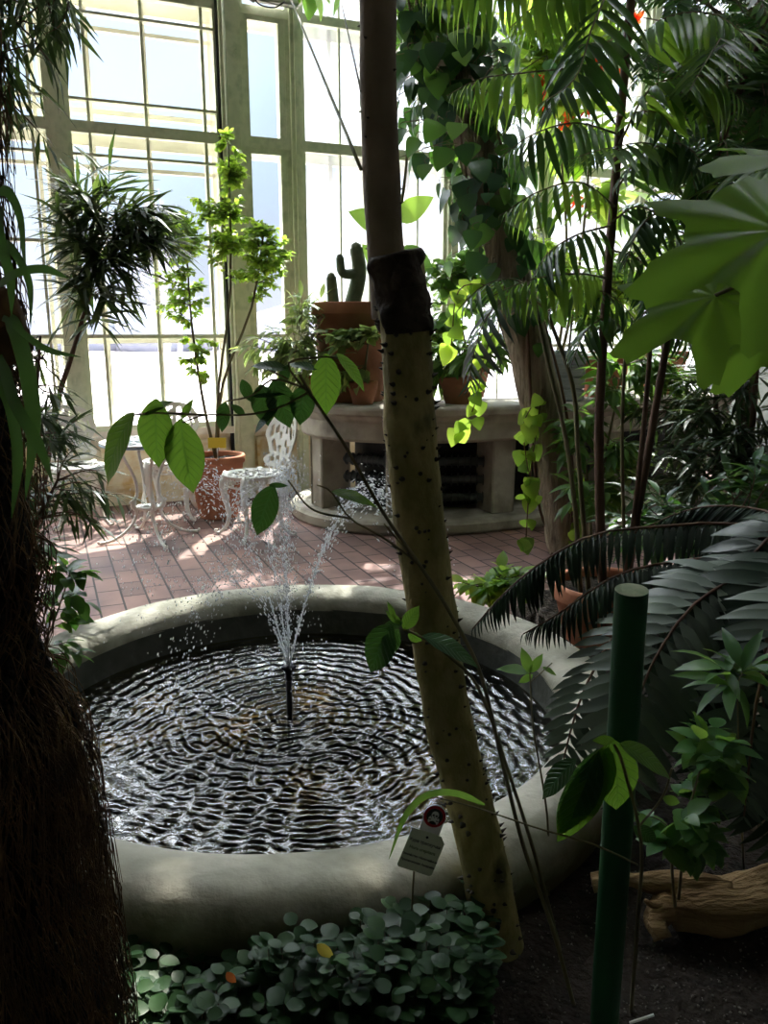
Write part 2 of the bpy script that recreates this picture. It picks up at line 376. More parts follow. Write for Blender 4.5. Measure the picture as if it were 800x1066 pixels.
M_barkup=mottled('upper_brown_bark',[(.17,.13,.085),(.25,.19,.13)],9,.8,.3,60)
M_stub=mottled('cut_stub_bark',[(.02,.015,.01),(.07,.05,.035)],14,.95,.8,40,dist=.02)
M_thorn=mat('dark_thorn',(.035,.025,.012),.7)
M_trunk=mottled('ridged_bark',[(.13,.10,.07),(.30,.24,.17),(.20,.16,.11)],7,.9,1,25,stretch=(3,3,.35),dist=.03)
M_cane=mottled('brown_cane',[(.07,.035,.022),(.14,.08,.05)],9,.6,.3,50,stretch=(1,1,.3))
M_canegr=mottled('green_cane',[(.10,.09,.04),(.18,.15,.08)],9,.6,.3,50,stretch=(1,1,.3))
M_fib=mottled('brown_root_fibres',[(.07,.04,.02),(.17,.095,.04)],20,.9,.5,80)
M_fibd=mottled('dark_fern_trunk',[(.012,.009,.006),(.03,.02,.012)],20,.95,1,70,dist=.03)
M_terra=mottled('terracotta',[(.38,.14,.075),(.50,.21,.12),(.43,.17,.095)],5,.8,.15,50)
M_terrad=mottled('old_terracotta',[(.24,.10,.055),(.36,.16,.09)],5,.85,.2,50)
M_white=mat('white_cast_metal',(.78,.78,.74),.4,0,.5)
M_blue=mat('pale_blue_table_top',(.45,.6,.75),.35)
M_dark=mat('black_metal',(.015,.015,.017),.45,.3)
M_rad=mat('grey_radiator',(.10,.115,.12),.5,.3)
M_wire=mat('dark_cord',(.05,.045,.03),.7); M_ropeg=mat('green_cord',(.12,.13,.04),.7)
M_sign=mat('pale_green_label',(.62,.66,.50),.5); M_signw=mat('white_label',(.75,.75,.72),.5)
M_red=mat('sign_red',(.5,.02,.03),.45); M_ink=mat('black_ink',(.02,.02,.02),.6); M_inkg=mat('green_ink',(.10,.16,.05),.6)
M_yel=mat('yellow_card',(.75,.6,.05),.6)
M_green=mottled('green_painted_wood',[(.014,.075,.03),(.022,.105,.045)],8,.45,.15,60,stretch=(1,1,.2))
M_endwood=mottled('cut_wood_end',[(.16,.20,.12),(.28,.30,.2)],25,.9,.2,60)
M_log=mottled('weathered_driftwood',[(.16,.095,.04),(.32,.21,.10),(.44,.32,.17)],6,.85,1,22,stretch=(.5,3,3),dist=.02)
M_grey=mottled('grey_boards',[(.23,.25,.25),(.32,.34,.34)],9,.8,.2,30,stretch=(1,6,6))
M_peb=mottled('pale_pebbles',[(.06,.05,.04),(.25,.23,.2)],30,.9,.1,30)
M_snow=mottled('pale_outside_ground',[(.36,.30,.29),(.46,.40,.40),(.30,.26,.28)],.25,.9,0)
M_road=mat('outside_road',(.2,.165,.19),.8); M_hedge=mottled('distant_bare_hedge',[(.12,.13,.17),(.2,.2,.24)],.6,1,0)
M_bare=mat('bare_tree_bark',(.33,.31,.36),.9)
Lv = {
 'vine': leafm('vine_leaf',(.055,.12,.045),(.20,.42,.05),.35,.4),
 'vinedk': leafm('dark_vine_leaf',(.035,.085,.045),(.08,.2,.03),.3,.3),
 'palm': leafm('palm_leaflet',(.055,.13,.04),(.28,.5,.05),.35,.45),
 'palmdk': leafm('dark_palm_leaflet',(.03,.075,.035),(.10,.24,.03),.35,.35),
 'fern': leafm('dark_cycad_leaflet',(.012,.032,.018),(.02,.05,.012),.4,.15,spec=.5),
 'cycad': leafm('grey_green_cycad_leaflet',(.10,.135,.105),(.05,.09,.04),.45,.15,spec=.5),
 'bright': leafm('sunlit_shrub_leaf',(.12,.24,.05),(.48,.70,.08),.4,.5),
 'mid': leafm('mid_green_leaf',(.06,.15,.05),(.25,.45,.06),.4,.42),
 'pale': leafm('pale_green_leaf',(.15,.23,.09),(.42,.55,.15),.45,.42),
 'podo': leafm('narrow_dark_leaf',(.03,.06,.03),(.12,.2,.04),.4,.3),
 'cover': leafm('small_round_leaf',(.02,.058,.018),(.05,.13,.02),.45,.2,spec=.25),
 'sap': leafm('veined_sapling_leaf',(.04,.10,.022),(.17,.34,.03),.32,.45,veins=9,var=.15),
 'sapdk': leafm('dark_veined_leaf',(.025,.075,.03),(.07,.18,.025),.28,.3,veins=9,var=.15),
 'lobed': leafm('large_lobed_leaf',(.09,.19,.04),(.24,.46,.04),.45,.5,var=.1),
 'strap': leafm('epiphyte_strap_leaf',(.045,.10,.04),(.11,.24,.04),.35,.35,var=.2),
 'red': leafm('orange_red_petal',(.75,.09,.02),(.9,.15,.02),.5,.5), 
 'yellow': leafm('yellow_fallen_leaf',(.55,.42,.06),(.6,.5,.08),.5,.3,var=.1),
 'orange': leafm('orange_fallen_leaf',(.5,.13,.03),(.5,.15,.03),.5,.3,var=.1),
}
# ------------------------------------------------------------------ building shell
UW=Vector((.9225,.386,0)); NW=Vector((.386,-.9225,0)); AW=Vector((-2.0,6.85,0)); HW=6.4
def WS(px,py):
    u=533-py; d=Vector((px-400, FP*math.cos(TH)+u*math.sin(TH), -FP*math.sin(TH)+u*math.cos(TH)))
    t=NW.dot(AW)/NW.dot(d); p=d*t
    return (p-AW).dot(UW), H+p.z
def W(s,z,o=0.0): return AW+UW*s+NW*o+Vector((0,0,z))
MW=Matrix(((UW.x,NW.x,0),(UW.y,NW.y,0),(0,0,1)))
def wbox(mb,s0,s1,z0,z1,o0=-.05,o1=.05,m=0):
    boxr(mb,W((s0+s1)/2,(z0+z1)/2,(o0+o1)/2),(s1-s0,o1-o0,z1-z0),MW,m)
fl=MB(); fl.add([(-7,-3,0),(8,-3,0),(8,12,0),(-7,12,0)],[(0,1,2,3)])
# trim the floor to the window wall
a=W(-6,0,-.1); b=W(7,0,-.1); fl=MB(); fl.add([(-7,-3,0),(8,-3,0),tuple(b),tuple(a)],[(0,1,2,3)]); struct('floor',fl,M_brick)
LX=W(-3.6,0).x; RX=3.5
def wall(name,p,q,z0=0,z1=HW,t=.15):
    mb=MB(); p=Vector(p); q=Vector(q); d=(q-p); n=Vector((d.y,-d.x)).normalized(); ang=math.atan2(d.y,d.x)
    c=(p+q)/2; box(mb,(c.x,c.y,(z0+z1)/2),(d.length,t,z1-z0),Matrix.Rotation(ang,3,'Z')); return struct(name,mb,M_plaster)
wall('wall_left',(LX-.1,-2.6),(LX-.1,W(-3.6,0).y))
wall('wall_right',(RX+.1,-2.6),(RX+.1,AW.y+.419*(RX+2)))
wall('wall_back',(LX-.1,-2.6),(RX+.1,-2.6))
mb=MB(); z=HW
def cbox(x0,x1,y0,y1): box(mb,((x0+x1)/2,(y0+y1)/2,HW+.06),(x1-x0,y1-y0,.12))
XL=LX-.2; XR=RX+.2; SK=(1.2,3.2,3.3,4.1); SK2=(.0,.62,6.25,6.72)  # roof openings added for canopy daylight and the sun patch on the near rim
cbox(XL,XR,-2.7,SK[2]); cbox(XL,SK[0],SK[2],SK[3]); cbox(SK[1],XR,SK[2],SK[3]); cbox(XL,XR,SK[3],SK2[2])
yl=W(-3.7,0,-.1).y; yr=AW.y+.419*(RX+2.2)+.1; yf=lambda x: yl+(yr-yl)*(x-XL)/(XR-XL)
def cprism(x0,x1,y0):
    V=[(x0,y0),(x1,y0),(x1,yf(x1)),(x0,yf(x0))]
    mb.add([(x,y,HW) for x,y in V]+[(x,y,HW+.12) for x,y in V],[(3,2,1,0),(4,5,6,7),(0,1,5,4),(1,2,6,5),(2,3,7,6),(3,0,4,7)])
xs0=XL+(SK2[2]-yl)/(yr-yl)*(XR-XL)+.02
cprism(max(XL,xs0),SK2[0],SK2[2]); cprism(SK2[1],XR,SK2[2]); cprism(SK2[0],SK2[1],SK2[3])
struct('ceiling',mb,M_plaster)
for n_,(a_,b_,c_,d_) in ((9,SK),(10,SK2)):  # glazing for the added roof openings, unseen and placed only to let light in
    ro=bpy.data.objects.new('window_%d'%n_,None); link(ro); ro.location=(a_,c_,HW); ro['kind']='structure'
    mb=MB(); box(mb,((a_+b_)/2,(c_+d_)/2,HW+.06),(b_-a_,d_-c_,.006)); obj('glass',mb,M_glass,ro,False)
    mb=MB(); 
    for y in (c_,d_): box(mb,((a_+b_)/2,y,HW+.05),(b_-a_+.08,.06,.16))
    nb=max(1,round((b_-a_)/.6))
    for i in range(nb+1): box(mb,(a_+(b_-a_)*i/nb,(c_+d_)/2,HW+.05),(.035,d_-c_,.10))
    obj('window_frame',mb,M_frame,ro,False)
# window bays
S=lambda px,py=200: WS(px,py)[0]
sP=[-3.6, S(66,200), S(240,120), S(307,120), S(392,150), S(470,150), S(567,200), S(668,200), WS(770,200)[0]]
zT=WS(150,138)[1]; zR=WS(150,350)[1]; zS=WS(150,447)[1]; zTop=WS(180,2)[1]
print('z',zT,zR,zS,zTop,'s',sP, 'right end', W(sP[-1],0))
posts=[( .10,.12),(.11,.12),(.17,.16),(.09,.12),(.10,.12),(.09,.12),(.10,.12),(.12,.14),(.12,.12)]
for k,s in enumerate(sP):
    mb=MB(); wdt,dep=posts[k]; wbox(mb,s-wdt/2,s+wdt/2,0,HW,-dep/2-.03,dep/2)
    wbox(mb,s-wdt/2+.03,s+wdt/2-.03,0,HW,dep/2,dep/2+.02)
    if k==2:
        for z in (1.1,1.9,2.75,2.8,3.6,3.65,4.3):
            p=W(s+.03,z,dep/2+.02); tube(mb,[p,p+NW*.02],.012,6)
        wbox(mb,s-wdt/2-.02,s-wdt/2,0,HW,-.02,.05,1)
    struct('trim_%d'%(k+1),mb,[M_frame,M_dark])
mb=MB(); e=sP[-1]
wbox(mb,sP[0]-.05,e,0,zS-.06,-.12,-.03); wbox(mb,sP[0],e,0,.10,-.03,.0)
for k in range(len(sP)-1):
    a,b=sP[k]+.1,sP[k+1]-.1; nn=2 if b-a>.9 else 1
    for i in range(nn):
        s0=a+(b-a)*i/nn+.03; s1=a+(b-a)*(i+1)/nn-.03
        wbox(mb,s0,s1,.14,.17,-.03,-.005); wbox(mb,s0,s1,zS-.14,zS-.11,-.03,-.005); wbox(mb,s0,s0+.03,.14,zS-.11,-.03,-.005); wbox(mb,s1-.03,s1,.14,zS-.11,-.03,-.005)
struct('wall_front',mb,M_panel)
mb=MB(); wbox(mb,sP[0],e,zS-.06,zS,-.14,.06); struct('trim_10',mb,M_frame2)
mb=MB(); wbox(mb,sP[0],e,HW-.16,HW,-.1,.08); struct('trim_11',mb,M_frame)
bays={}
for k in range(len(sP)-1):
    a,b=sP[k]+posts[k][0]/2,sP[k+1]-posts[k+1][0]/2
    fr=MB(); gl=MB(); out=MB(); root=None
    def hbar(z,t,o0=-.04,o1=.03): wbox(fr,a,b,z-t/2,z+t/2,o0,o1)
    def vbar(s,z0,z1,t=.022): wbox(fr,s-t/2,s+t/2,z0,z1,-.025,.015); wbox(out,s-.03+.05,s+.05,z0,z1,-.2,-.16)
    glazed=k<=2
    hbar(zT,.085); hbar(zTop+.02,.07); hbar(zS+.02,.05)
    wbox(out,a,b,zT-.10,zT+.06,-.21,-.16); wbox(out,a,b,zTop-.07,zTop+.09,-.21,-.16); wbox(out,a,a+.05,zS,HW-.16,-.21,-.16); wbox(out,b-.05,b,zS,HW-.16,-.21,-.16)
    for s in (a+.018,b-.018): wbox(fr,s-.018,s+.018,zS,HW-.16,-.035,.025)
    if k<=1:
        wd=b-a; 
        vs=([a+.17,a+wd*.5,b-.17] if k==1 else [a+wd*.2,a+wd*.4,a+wd*.6,a+wd*.8,b-.18])
        if k==1: vs=[S(92,120),S(152,120),S(213,120)]
        if k==0: vs=[S(32,120),S(-30,120),S(-85,120)]
        for s in vs:
            vbar(s,zS,zT); vbar(s,zT,zTop); vbar(s,zTop,HW-.16)
        dz=WS(150,110)[1]; hbar(dz,.02); hbar(WS(150,166)[1],.02); hbar(zR,.03); hbar(WS(150,22)[1],.02)
        hbar(WS(30,250)[1],.025); hbar(5.1,.02)
        wbox(out,a,b,dz-.06,dz-.02,-.2,-.16); wbox(out,a,b,zR-.06,zR-.01,-.2,-.16)
        for z in (WS(150,166)[1]-.07,WS(150,22)[1]-.06): wbox(out,a,b,z,z+.03,-.2,-.16)
    elif k==2:
        for z0,z1 in ((zS,zT-.04),(zT+.04,zTop)):
            wbox(fr,a+.036,a+.075,z0,z1,-.03,.02); wbox(fr,b-.09,b-.036,z0,z1,-.03,.02); wbox(fr,a,b,z1-.05,z1,-.03,.02)
        hbar(zR,.03)
    else:
        hbar(zR-.1,.03); wbox(out,(a+b)/2-.02,(a+b)/2+.02,zS,HW-.16,-.2,-.16); wbox(fr,a+(b-a)*.55-.008,a+(b-a)*.55+.008,zS,HW-.16,-.02,.01)
    ro=bpy.data.objects.new('window_%d'%(k+1),None); link(ro); ro.location=W(a,zS,0); ro['kind']='structure'
    obj('window_frame',fr,M_frame,ro,False); obj('outer_frame',out,M_frame2,ro,False)
    if glazed:
        wbox(gl,a,b,zS,HW-.16,-.012,-.008); obj('glass',gl,M_glass,ro,False)
    else:
        wbox(gl,a,b,zS,HW-.16,-.012,-.008); obj('glass',gl,M_glass,ro,False)
        fm=MB(); n=int((b-a)/.03); V=[];F=[]
        for i in range(n+1):
            s=a+(b-a)*i/n; o=-.10+.012*math.sin(i*.9)+.008*math.sin(i*2.3+k)
            V+= [tuple(W(s,zS,o)),tuple(W(s,HW-.16,o+.006*math.sin(i)))]
        for i in range(n): F.append((2*i,2*i+2,2*i+3,2*i+1))
        fm.add(V,F); obj('plastic_film',fm,M_film,ro,True)
# daylight sampling portal over the glazing (adds no light of its own)
pl=bpy.data.lights.new('window_portal','AREA'); pl.shape='RECTANGLE'; pl.size=sP[-1]-sP[0]; pl.size_y=HW-zS; pl.cycles.is_portal=True
po=bpy.data.objects.new('window_portal',pl); link(po); po.location=W((sP[0]+sP[-1])/2,(HW+zS)/2,.16); po.rotation_euler=(-NW).to_track_quat('Z','Y').to_euler()
po.rotation_euler=Matrix((( UW.x,0,-NW.x),(UW.y,0,-NW.y),(0,1,0))).to_euler()
# soil bed
def soilh(x,y):
    d=(Vector((x,y))-Vector((CB.x,CB.y))).length
    e1=min(1,max(0,(4.35-y-.25*math.sin(x*3))/.15)) if x>.62+.1*math.sin(y*4) else 0
    e2=min(1,max(0,(2.75-y)/.15)); e3=1 if y<2.0 else 0
    k=max(e1*min(1,max(0,(x-.62)/.1)) if x>.5 else 0,e2,e3)
    if d<1.0: return -.25
    h=-.12+k*(.25+.02*noise.noise(Vector((x,y,0))*3)+.012*noise.noise(Vector((x,y,2))*17)+.006*noise.noise(Vector((x,y,5))*45))
    return h
mb=MB(); V=[];F=[];nx,ny=230,250; x0,x1,y0,y1=LX,RX,-2.5,4.6
for j in range(ny+1):
    for i in range(nx+1):
        x=x0+(x1-x0)*i/nx; y=y0+(y1-y0)*j/ny; V.append((x,y,soilh(x,y)))
for j in range(ny):
    for i in range(nx):
        q=j*(nx+1)+i
        if max(V[q][2],V[q+1][2],V[q+nx+1][2],V[q+nx+2][2])>-.02: F.append((q,q+1,q+nx+2,q+nx+1))
mb.add(V,F); o=struct('ground',mb,M_soil,smooth=True); o['label']='dark loose planting soil around the fountain'; 
# outside
mb=MB(); box(mb,(10,150,-.35),(360,284,.1)); struct('outside_ground',mb,M_snow)
mb=MB(); 
for y,wd in ((20,3.5),(36,4)): box(mb,(0,y,-.28),(200,wd,.03),Matrix.Rotation(.1,3,'Z'))
struct('outside_road',mb,M_road)
mb=MB()
for i in range(60):
    x=-90+i*3.2+rnd(-1,1); ico(mb,(x,80+rnd(-4,4),1.0),rnd(3,5),sy=(1.2,1,.8))
struct('outside_hedge',mb,M_hedge,smooth=True)
for (x,y,h) in ((-16,32,6),(-7.5,28,5.5),(-10,40,7),(2.5,30,6.5),(9,36,8)):
    mb=MB(); tube(mb,[(x,y,-.4),(x+.2,y,h*.4),(x,y,h)],(.14,.03),6,8)
    for q in range(46):
        z=rnd(.25,.95)*h; a=rnd(0,6.28); ll=rnd(.8,2.2)*(1.1-z/h)
        p=Vector((x,y,z)); e_=p+Vector((math.cos(a)*ll,math.sin(a)*ll,ll*.8)); tube(mb,[p,p.lerp(e_,.5)+rvec(.15),e_],(.035,.01),3,5,cap=False)
        for g in range(3):
            pp=p.lerp(e_,rnd(.4,1)); tube(mb,[pp,pp+rvec(.5)+Vector((0,0,.4))],(.012,.006),3,cap=False)
    obj('bare_tree',mb,M_bare,label={-16:'faint bare tree far outside, leftmost beyond the glass',-7.5:'faint bare tree outside behind the feathery potted shrub',-10:'tallest faint bare tree outside on the left',2.5:'faint bare tree outside behind the leaning trunk',9:'faint bare tree outside, farthest right'}[x],cat='tree',group='bare trees outside')

# ------------------------------------------------------------------ fountain basin, water, nozzle
br=thing('fountain_basin','round low concrete fountain basin with a thick pale rounded rim','fountain basin',(CB.x,CB.y,0))
mb=MB(); pr=[(1.04,.0),(1.06,.08),(1.08,.16),(1.09,.22),(1.085,.265),(1.065,.30),(1.02,.32),(.96,.318),(.915,.305),(.89,.28),(.885,.24)]
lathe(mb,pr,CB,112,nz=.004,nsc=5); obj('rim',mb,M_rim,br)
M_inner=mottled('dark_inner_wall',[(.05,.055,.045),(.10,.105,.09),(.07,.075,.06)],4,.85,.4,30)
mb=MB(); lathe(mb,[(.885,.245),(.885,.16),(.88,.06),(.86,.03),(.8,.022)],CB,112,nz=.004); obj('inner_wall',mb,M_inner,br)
mb=MB(); lathe(mb,[(.83,.024),(.5,.02),(.2,.018),(.001,.016)],CB,64,nz=.01,nsc=3); obj('basin_floor',mb,M_pool,br)
mb=MB(); lathe(mb,[(.001,0),(.3,0),(.6,0),(.882,0)],(CB.x,CB.y,WZ),96)
mb.f=[tuple(f) for f in mb.f]; wob=obj('pool_water',mb,M_water,label='dark rippled water filling the round fountain basin',cat='water',origin=(CB.x,CB.y,WZ)); wob['kind']='stuff'
if wob.data.polygons[200].normal.z<0: wob.data.flip_normals()
nzl=thing('fountain_nozzle','small black fountain nozzle standing up in the middle of the water','nozzle',(NZP.x,NZP.y,.0))
mb=MB(); tube(mb,[(NZP.x,NZP.y,.0),(NZP.x,NZP.y,.29)],.010,10); tube(mb,[(NZP.x,NZP.y,0),(NZP.x,NZP.y,.03)],(.05,.045),12); obj('riser_pipe',mb,M_dark,nzl)
NT=Vector((NZP.x,NZP.y,.315))
mb=MB(); lathe(mb,[(.001,.325),(.02,.322),(.022,.312),(.013,.30),(.012,.27),(.001,.268)],(NZP.x,NZP.y,0),16)
for a in range(5):
    d=Vector((math.cos(a*1.257),math.sin(a*1.257),0)); tube(mb,[NT+d*.015-V3(0,0,.006),NT+d*.026+V3(0,0,.008)],.004,6)
obj('nozzle_head',mb,M_dark,nzl)
def jet(vx,vy,vz,n,lab,t1,dense=.35,rs=.0016,spr=.02,tube_t=.12):
    mb=MB(); g=9.8
    pos=lambda t: NT+Vector((vx*t,vy*t,vz*t-.5*g*t*t))
    tube(mb,[pos(t1*tube_t*i/6)+rvec(.001) for i in range(7)],(.0035,.002),5)
    for i in range(n):
        t=t1*(random.random()**.8); v=Vector((vx,vy,vz-g*t)); s=spr*(.08+ (t/t1)**1.2*1.6)
        p=pos(t)+Vector((random.gauss(0,s),random.gauss(0,s),random.gauss(0,s*1.2)))
        if p.z<WZ+.003: continue
        octa(mb,p,rs*rnd(.5,1.5),v+rvec(.2),rnd(1,3.2))
    o=obj('water_jet',mb,M_drop,smooth=True,label=lab,cat='water jet',group='jets of the fountain',origin=NT); o['kind']='stuff'
jet(.01,.02,3.66,1500,'central vertical jet of drops rising highest above the nozzle',.50,spr=.026,tube_t=.2,rs=.0022)
jet(.82,-.05,3.5,1300,'jet of drops arching right from the nozzle toward the thorny trunk',.60,spr=.028,tube_t=.42,rs=.0022)
jet(-.32,.10,3.45,1000,'jet of drops leaning slightly left in front of the white chair',.60,spr=.03,rs=.0022)
jet(-.80,.25,3.55,1100,'loose jet of drops arching far left over the basin rim',.66,spr=.045,rs=.0022)
jet(-.70,-.10,2.6,600,'low thin jet of drops falling into the left water',.56,spr=.035,rs=.002)
jet(.10,-.30,2.7,350,'short jet of drops falling toward the near water',.56,spr=.04)
# ------------------------------------------------------------------ cast metal furniture
def perf(mb,nx,ny,mask,mp,th=.008,m=0):
    ok=[[mask((i+.5)/nx*2-1,(j+.5)/ny*2-1) for j in range(ny)] for i in range(nx)]
    idx={}; V=[]; F=[]
    def vi(i,j,s):
        k=(i,j,s)
        if k not in idx: idx[k]=len(V); V.append(tuple(mp(i/nx*2-1,j/ny*2-1,(s-.5)*th)))
        return idx[k]
    g=lambda i,j: 0<=i<nx and 0<=j<ny and ok[i][j]
    for i in range(nx):
        for j in range(ny):
            if not ok[i][j]: continue
            F.append((vi(i,j,1),vi(i+1,j,1),vi(i+1,j+1,1),vi(i,j+1,1))); F.append((vi(i,j,0),vi(i,j+1,0),vi(i+1,j+1,0),vi(i+1,j,0)))
            for di,dj,a,b in ((-1,0,(i,j),(i,j+1)),(1,0,(i+1,j+1),(i+1,j)),(0,-1,(i+1,j),(i,j)),(0,1,(i,j+1),(i+1,j+1))):
                if not g(i+di,j+dj): F.append((vi(*a,0),vi(*a,1),vi(*b,1),vi(*b,0)))
    mb.add(V,F,m=m)
def lace(u,v,k=9.0,th=.36):
    return abs(math.sin(k*u+1.2*math.sin(4*v))*math.sin(k*v*.9)+.45*math.cos(2.2*k*math.hypot(u,v*.9)))<th
def backsh(u,v):   # u across, v bottom(-1)..top(1): waisted fan with arched top
    if v>.1: wd=math.sqrt(max(0,1-((v-.1)/.9)**2))**.8
    elif v>-.55: wd=1-.35*(1-(v+.55)/.65)
    else: wd=.65+.28*math.sin((v+1)/.45*math.pi)
    return wd
def make_chair():
    t=thing('garden_chair','white ornate cast metal garden chair beside the fountain, facing the table','chair',(0,0,0),0,'white cast metal garden chairs')
    mb=MB(); perf(mb,60,60,lambda u,v: math.hypot(u,v)<1 and (math.hypot(u,v)>.87 or math.hypot(u,v)<.12 or lace(u,v,11)),lambda u,v,s:Vector((u*.205,v*.205,.455+s-.01*(1-u*u-v*v))),.008)
    lathe(mb,[(.2,.445),(.213,.449),(.214,.459),(.203,.464),(.198,.458)],(0,0,0),40); obj('seat',mb,M_white,t,local=True)
    mb=MB()
    def bm(u,v,s):
        z=.47+(v+1)*.21; y=.185+(v+1)*.045+.05*(1-u*u)*.7+s
        return Vector((u*.205,y,z))
    def bmask(u,v):
        wd=backsh(u,v)
        if abs(u)>wd: return False
        return abs(u)>wd-.2 or v>.86 or v<-.88 or (v>.1 and math.hypot(u,(v-.1)/.9)>.84) or abs(u)<.06 or lace(u*1.1,v,7,.5)
    perf(mb,52,56,bmask,bm,.011); obj('backrest',mb,M_white,t,local=True)
    mb=MB()
    def am(u,v,s):
        a=u*math.pi; r=.185+s; return Vector((r*math.sin(a),-r*math.cos(a),.41+v*.042))
    perf(mb,110,12,lambda u,v: abs(v)>.7 or lace(u*7,v*1.1,5) ,am,.007); obj('apron',mb,M_white,t,local=True)
    for sx,sy in ((-1,-1),(1,-1),(-1,1),(1,1)):
        mb=MB(); d=Vector((sx*.7,sy*.72,0))
        path=[d*.185+V3(0,0,.45),d*.225+V3(0,0,.38),d*.215+V3(0,0,.28),d*.19+V3(0,0,.16),d*.21+V3(0,0,.07),d*.265+V3(0,0,.012)]
        tube(mb,path,lambda f:(.034*(1-f)**1.3+.012),8,18,flat=.7)
        tube(mb,[d*.265+V3(0,0,.012),d*.295+V3(0,0,.014),d*.30+V3(0,0,.032),d*.28+V3(0,0,.036)],(.011,.006),6,8)
        sd=Vector((-d.y,d.x,0))
        for q in (-1,1):
            sp=[]
            for i in range(16):
                a=i/15*5.2; rr=.03*(1-i/22); sp.append(d*.20+sd*q*(.045+rr*math.cos(a)-.01)+V3(0,0,.345+rr*math.sin(a)*1.3))
            tube(mb,sp,(.006,.004),5)
            tube(mb,[d*.212+V3(0,0,.30),d*.205+sd*q*.02+V3(0,0,.33),sp[-8]],.005,5)
        obj('leg',mb,M_white,t,local=True)
    return t
ch=make_chair(); g1=G(266,557); ch.location=(g1.x,g1.y,0); ch.rotation_euler=(0,0,R(-52))
ch['label']='white ornate garden chair right of the table, in front of the stone bench'
g2=G(84,545); dup(ch,(g2.x,g2.y,0),R(28),'white ornate garden chair left of the table, behind the narrow-leaved shrub')
g3=G(180,538); dup(ch,(g3.x,g3.y+.02,0),R(4),'white ornate garden chair behind the table, against the windows')
TB=G(157,561); tt=thing('garden_table','round white cast metal garden table with pale blue patterned top','table',(TB.x,TB.y,0))
mb=MB(); perf(mb,64,64,lambda u,v: math.hypot(u,v)<1 and (math.hypot(u,v)>.9 or lace(u,v,14)),lambda u,v,s:Vector((u*.3,v*.3,.704+s)),.006); obj('top_lattice',mb,M_white,tt,local=True)
mb=MB(); lathe(mb,[(.001,.70),(.285,.70),(.298,.698),(.305,.69),(.300,.682),(.28,.688),(.001,.688)],(0,0,0),48); obj('table_top',mb,M_blue,tt,local=True)
mb=MB(); lathe(mb,[(.05,.225),(.085,.225),(.09,.235),(.085,.245),(.05,.245),(.05,.225)],(0,0,0),32); lathe(mb,[(.001,.25),(.06,.25),(.06,.24),(.001,.24)],(0,0,0),24); obj('ring_brace',mb,M_white,tt,local=True)
for k in range(4):
    a=R(45+90*k-12); d=Vector((math.cos(a),math.sin(a),0)); mb=MB()
    tube(mb,[d*.17+V3(0,0,.69),d*.15+V3(0,0,.60),d*.085+V3(0,0,.45),d*.075+V3(0,0,.34),d*.11+V3(0,0,.26),d*.085+V3(0,0,.2),d*.14+V3(0,0,.10),d*.25+V3(0,0,.03),d*.35+V3(0,0,.012)],lambda f:.011+.010*math.exp(-((f-.52)/.07)**2),8,26)
    tube(mb,[d*.35+V3(0,0,.012),d*.365+V3(0,0,.018),d*.36+V3(0,0,.03)],.009,6,4)
    sp=[]
    for i in range(14):
        b=i/13*4.6; rr=.028*(1-i/20); sp.append(d*(.105+rr*math.cos(b))+V3(0,0,.27+rr*math.sin(b)))
    tube(mb,sp,.006,5); obj('leg',mb,M_white,tt,local=True)
# ------------------------------------------------------------------ pots
def pot(mb,c,rt,h,rb=None,rimh=.06,m=0,ms=1):
    rb=rb or rt*.68; t=.022
    pr=[(.001,0),(rb,0),(rb*1.01,.01),(rt*.93,h-rimh-.005),(rt*.985,h-rimh),(rt,h-rimh+.01),(rt*1.01,h-.012),(rt*.99,h),(rt-t,h),(rt-t-.004,h-.012),(rt-t-.008,h-.05)]
    lathe(mb,pr,c,48,nz=.002)
def potpart(root,c,rt,h,mt,rb=None,rimh=.06):
    mb=MB(); pot(mb,c,rt,h,rb,rimh); p=obj('pot',mb,mt,root)
    mb=MB(); c=Vector(c); V=[(c.x,c.y,c.z+h-.03)]; n=20
    for k in (0.5,1): 
        for i in range(n): a=6.2832*i/n; V.append((c.x+(rt-.03)*k*math.cos(a),c.y+(rt-.03)*k*math.sin(a),c.z+h-.04+rnd(-.008,.008)))
    F=[(0,1+i,1+(i+1)%n) for i in range(n)]+[(1+i,1+n+i,1+n+(i+1)%n,1+(i+1)%n) for i in range(n)]
    mb.add(V,F); obj('potting_soil',mb,M_soil,p); return p
# stone bench / planter counter
BC=thing('stone_bench','curved weathered stone counter on pillars carrying the potted plants','stone bench',G(415,560).to_tuple())
BC.location=(0.2,6.2,0)
plan=[(-.60,7.0),(-.66,6.65),(-.62,6.35),(-.47,6.08),(-.25,5.90),(.05,5.80),(.35,5.80),(.62,5.85),(.9,5.96),(1.25,6.12),(1.7,6.36),(2.2,6.68),(2.7,7.0),(3.1,7.3)]
pc=Vector((.6,7.6))
def offs(pts,o): 
    out=[]
    for i,p in enumerate(pts):
        a=Vector(pts[max(0,i-1)]); b=Vector(pts[min(len(pts)-1,i+1)]); t=(b-a).normalized(); nn=Vector((t.y,-t.x)); out.append(Vector(p)+nn*o)
    return out
pl2=[(v.x,v.y) for v in resample([(x,y,0) for x,y in plan],49)]
def shell(mb,prof,inner=.0):
    V=[];F=[];n=len(pl2)
    for o_,z in prof:
        for q in offs(pl2,o_): V.append((q.x,q.y,z))
    for k in range(len(prof)-1):
        for i in range(n-1): F.append((k*n+i,k*n+i+1,(k+1)*n+i+1,(k+1)*n+i))
    return V,F,n
